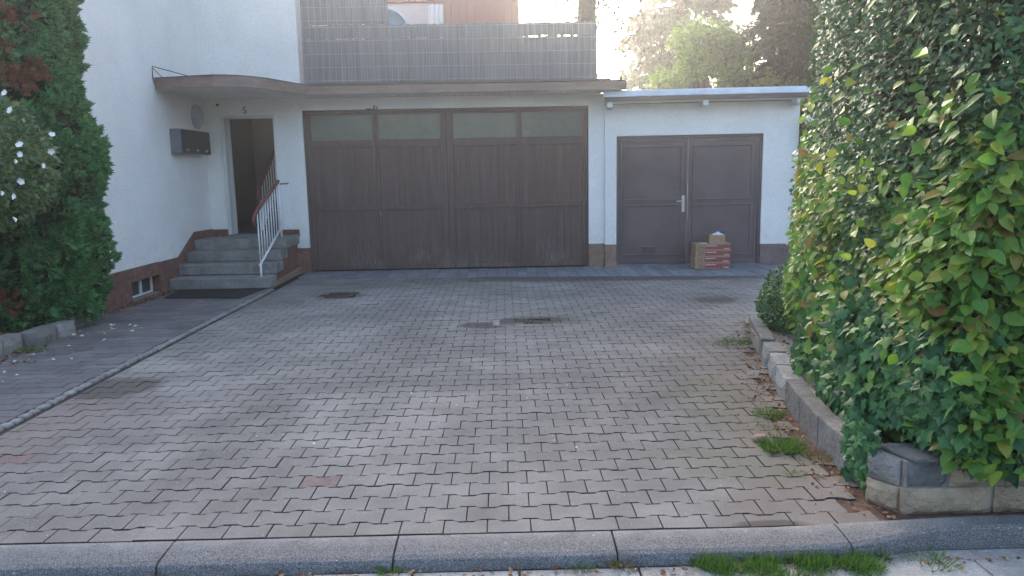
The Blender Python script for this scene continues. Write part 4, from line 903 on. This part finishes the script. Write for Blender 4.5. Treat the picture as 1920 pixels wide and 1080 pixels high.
# drooping tree by the end of the screen
dt = thing('drooping_tree', 'dark trunked tree with thin hanging twigs at the end of the roof screen', 'tree', (1.52, 13.0, 0))
build(MB().tube([(1.50, 13.0, 0), (1.50, 13.0, 3), (1.47, 13.0, 4.1), (1.52, 13.0, 5.2), (1.6, 13.0, 7.5)], [.17, .16, .155, .17, .13], 12), 'trunk', 'bark', dt, smooth=True)
rr_ = np.random.default_rng(55); lm = MB(); tw = MB(); LP = []; LD = []
for k in range(13):
    tx = rr_.uniform(.5, 3.9); ty = rr_.uniform(13.2, 17); z = rr_.uniform(5.0, 7.4); e = np.array([tx, ty, z]); s0 = np.array([1.55, 13, rr_.uniform(4.9, 7)]); mid_ = (s0+e)/2+np.array([0, 0, .7]); lm.tube([tuple(s0), tuple(mid_), tuple(e)], [.06, .035, .014], 6)
    for q in range(7):
        u = rr_.uniform(.35, 1); p0 = s0*(1-u)**2+2*mid_*u*(1-u)+e*u*u; p = [p0]; dirv = np.array([rr_.normal(0, .25), rr_.normal(0, .2), -.25]); L = rr_.uniform(1.2, 3.6)*(.75 if tx < 1.6 else 1.0)
        for s in range(9): dirv = dirv*.86+np.array([rr_.normal(0, .06), rr_.normal(0, .05), -.14]); p.append(p[-1]+dirv/np.linalg.norm(dirv)*L/9)
        tw.tube([tuple(a) for a in p], [.010-.0009*i for i in range(10)], 4, cap=False)
        for i in range(2, 10):
            m = int(rr_.integers(1, 5)) if rr_.random() < .5 else 0
            for _ in range(m): LP.append(p[i]+rr_.normal(0, .07, 3)); LD.append(np.array([rr_.normal(0, .6), rr_.normal(0, .6), -1]))
build(lm, 'limbs', 'bark', dt); build(tw, 'twigs', 'twig', dt, kind='stuff')
LP = np.array(LP); LD = np.array(LD); keep = ~((LP[:, 1] < 15.6) & (LP[:, 0] < .45)); LP, LD = LP[keep], LD[keep]; n = len(LP); scatter('foliage', DIAMOND, LP, rr_.normal(size=(n, 3)), LD, rr_.uniform(.07, .13, n), 'tbrown', dt, 'stuff')

# ---------------------------------------------------------------- grass, litter
def tuft(name, label, c, r, n, h, mat='grass', parent=None):
    a = rng.uniform(0, 6.28, n); q = r*np.sqrt(rng.random(n)); P = np.column_stack([c[0]+q*np.cos(a), c[1]+q*np.sin(a)*.8, np.full(n, c[2])]); D = np.column_stack([np.cos(a)*q/r*.9, np.sin(a)*q/r*.9, np.full(n, .8)])+rng.normal(size=(n, 3))*.28; D[:, 2] = np.abs(D[:, 2])
    N = np.cross(D, rng.normal(size=(n, 3))); o = scatter(name, BLADE, P, N, D, rng.uniform(.5, 1.1, n)*h, mat); tag(o, label, 'grass tuft', 'grass tufts in the paving'); return o
G = [('low spread grass tuft beside the far end of the planter wall', (2.12, 6.68, -.01), .17, 260, .075, 'grass'), ('small grass tuft at the joint of concrete edging slabs', (1.72, 4.66, -.01), .085, 220, .075, 'grass'),
     ('largest bushy grass tuft near the planter wall', (1.58, 4.06, -.01), .10, 420, .10, 'grass'), ('yellowish grass tuft right of the largest tuft', (1.74, 3.92, -.01), .07, 140, .075, 'drygrass'),
     ('tiny grass sprig between paving joints below the largest tuft', (1.52, 3.70, -.01), .045, 60, .05, 'grass'), ('sparse grass tuft above the largest tuft', (1.66, 4.42, -.01), .06, 80, .05, 'grass'),
     ('grass tuft in the kerb joint left of centre', (-.51, 2.93, -.06), .045, 130, .06, 'grass'), ('small dry grass tuft in the kerb joint right of centre', (.47, 2.93, -.06), .04, 110, .07, 'drygrass'),
     ('little green tuft under the middle kerb stone', (.31, 2.91, -.06), .04, 80, .05, 'grass'), ('rusty dry tuft in the leftmost visible kerb joint', (-1.50, 2.95, -.05), .035, 70, .05, 'drygrass'),
     ('small green tuft below the kerb near the right edge', (1.78, 2.90, -.06), .10, 150, .06, 'grass'), ('green tuft on the bed edge below the stones at left', (-4.52, 6.95, .0), .12, 140, .08, 'grass')]
for lab, c, r, n, h, m in G: tuft('grass_tuft', lab, c, r, n, h, m)
n = 7000; P = np.column_stack([rng.uniform(.78, 1.62, n), 2.955-np.abs(rng.normal(0, .085, n)), np.full(n, -.06)]); k = (np.abs(P[:, 0]-1.2)+(2.93-P[:, 1])*.9 < .44) & (np.sin(P[:, 0]*31)+np.sin(P[:, 0]*13+P[:, 1]*40)+rng.normal(0, .7, n) > -.4); P = P[k]; n = len(P); D = rng.normal(size=(n, 3))*.5+np.array([0, -.15, .75]); D[:, 2] = np.abs(D[:, 2])
o = scatter('grass', BLADE, P, np.cross(D, rng.normal(size=(n, 3))), D, rng.uniform(.03, .075, n), 'grass', None, 'stuff'); tag(o, 'strip of short green grass growing along the kerb', 'grass')
def litter(name, label, P, sz, mat, cat='leaf litter'):
    n = len(P); o = scatter(name, small_leaf(.36), P, rng.normal(size=(n, 3))*.45+np.array([0, 0, 1]), rng.normal(size=(n, 3))*np.array([1, 1, .2]), rng.uniform(*sz, n), mat, None, 'stuff'); tag(o, label, cat)
n = 700; y_ = rng.uniform(3.6, 7.6, n); P = np.column_stack([-4.66+np.abs(rng.normal(0, .14, n))*np.clip((8-y_)/1.5, .3, 1), y_, np.full(n, .008)]); litter('dead_leaves', 'brown and red dead leaves along the left bed stones', P, (.02, .05), 'litter')
n = 70; y_ = rng.uniform(4.4, 8.2, n); P = np.column_stack([-4.55+np.abs(rng.normal(0, .30, n)), y_, np.full(n, .010)]); litter('fallen_petals', 'pale fallen petals scattered on the path near the bed', P, (.03, .065), 'petal', 'petals')
n = 900; y_ = rng.uniform(3.2, 7.2, n); P = np.column_stack([np.interp(y_, [p[1] for p in pts], [p[0] for p in pts])-np.abs(rng.normal(0, .13, n))-.02, y_, np.full(n, .004)]); litter('soil_litter', 'brown crumbs and dead leaves along the planter wall', P, (.012, .032), 'litter')
n = 260; P = np.column_stack([rng.uniform(-2.2, 2.2, n), 2.915-np.abs(rng.normal(0, .04, n)), np.full(n, -.048)]); litter('kerb_litter', 'small dead leaves lying in the gutter below the kerb', P, (.012, .03), 'litter')
n = 70; P = np.column_stack([rng.uniform(-3.2, 1.6, n), rng.uniform(3.3, 11.2, n), np.full(n, .008)]); litter('driveway_litter', 'tiny pale leaf crumbs scattered on the driveway', P, (.008, .022), 'petal')
n = 260; P = np.column_stack([rng.uniform(-4.83, -4.72, n), rng.uniform(9, 10.6, n), np.full(n, .012)]); litter('wall_litter', 'leaf litter along the foot of the red-brown house base', P, (.02, .05), 'litter')
n = 240; P = np.column_stack([rng.uniform(-5.4, -4.75, n), rng.uniform(6, 8, n), np.full(n, .075)]); litter('bed_litter', 'red-brown leaves covering the bed under the thuja', P, (.03, .06), 'litter')
# reddish sapling leaves of the far planter gravel
n = 170; P = np.column_stack([rng.uniform(-4.8, -4.45, n), 12.38-np.abs(rng.normal(0, .09, n)), np.full(n, .65)]); P[:40, 0] = rng.uniform(-3.68, -3.42, 40); litter('step_litter', 'pale leaf litter blown into the corner of the top step', P, (.02, .045), 'litter')
n = 350; P = np.column_stack([rng.uniform(2.2, 2.7, n), rng.uniform(5.3, 7.1, n), np.full(n, .115)]); litter('planter_litter', 'dead leaves lying on the gravel behind the planter wall', P, (.02, .045), 'litter')

# ---------------------------------------------------------------- added air volume imitating the lens veil towards the sun
hm = bpy.data.materials.new('haze air'); hm.use_nodes = True; hn_ = hm.node_tree; hn_.nodes.remove(hn_.nodes['Principled BSDF'])
pvn = hn_.nodes.new('ShaderNodeVolumePrincipled'); pvn.inputs['Color'].default_value = (.90, .94, 1, 1); pvn.inputs['Density'].default_value = VEIL_HAZE; pvn.inputs['Anisotropy'].default_value = .86
hn_.links.new(pvn.outputs[0], hn_.nodes['Material Output'].inputs['Volume']); MAT['veil_haze'] = hm
hz = build(box(-126, 126, -126, 126, -1.7, 16), 'veil_haze', 'veil_haze', kind='stuff'); tag(hz, 'thin pale air volume added to imitate lens veil near the sun', 'veil_haze')
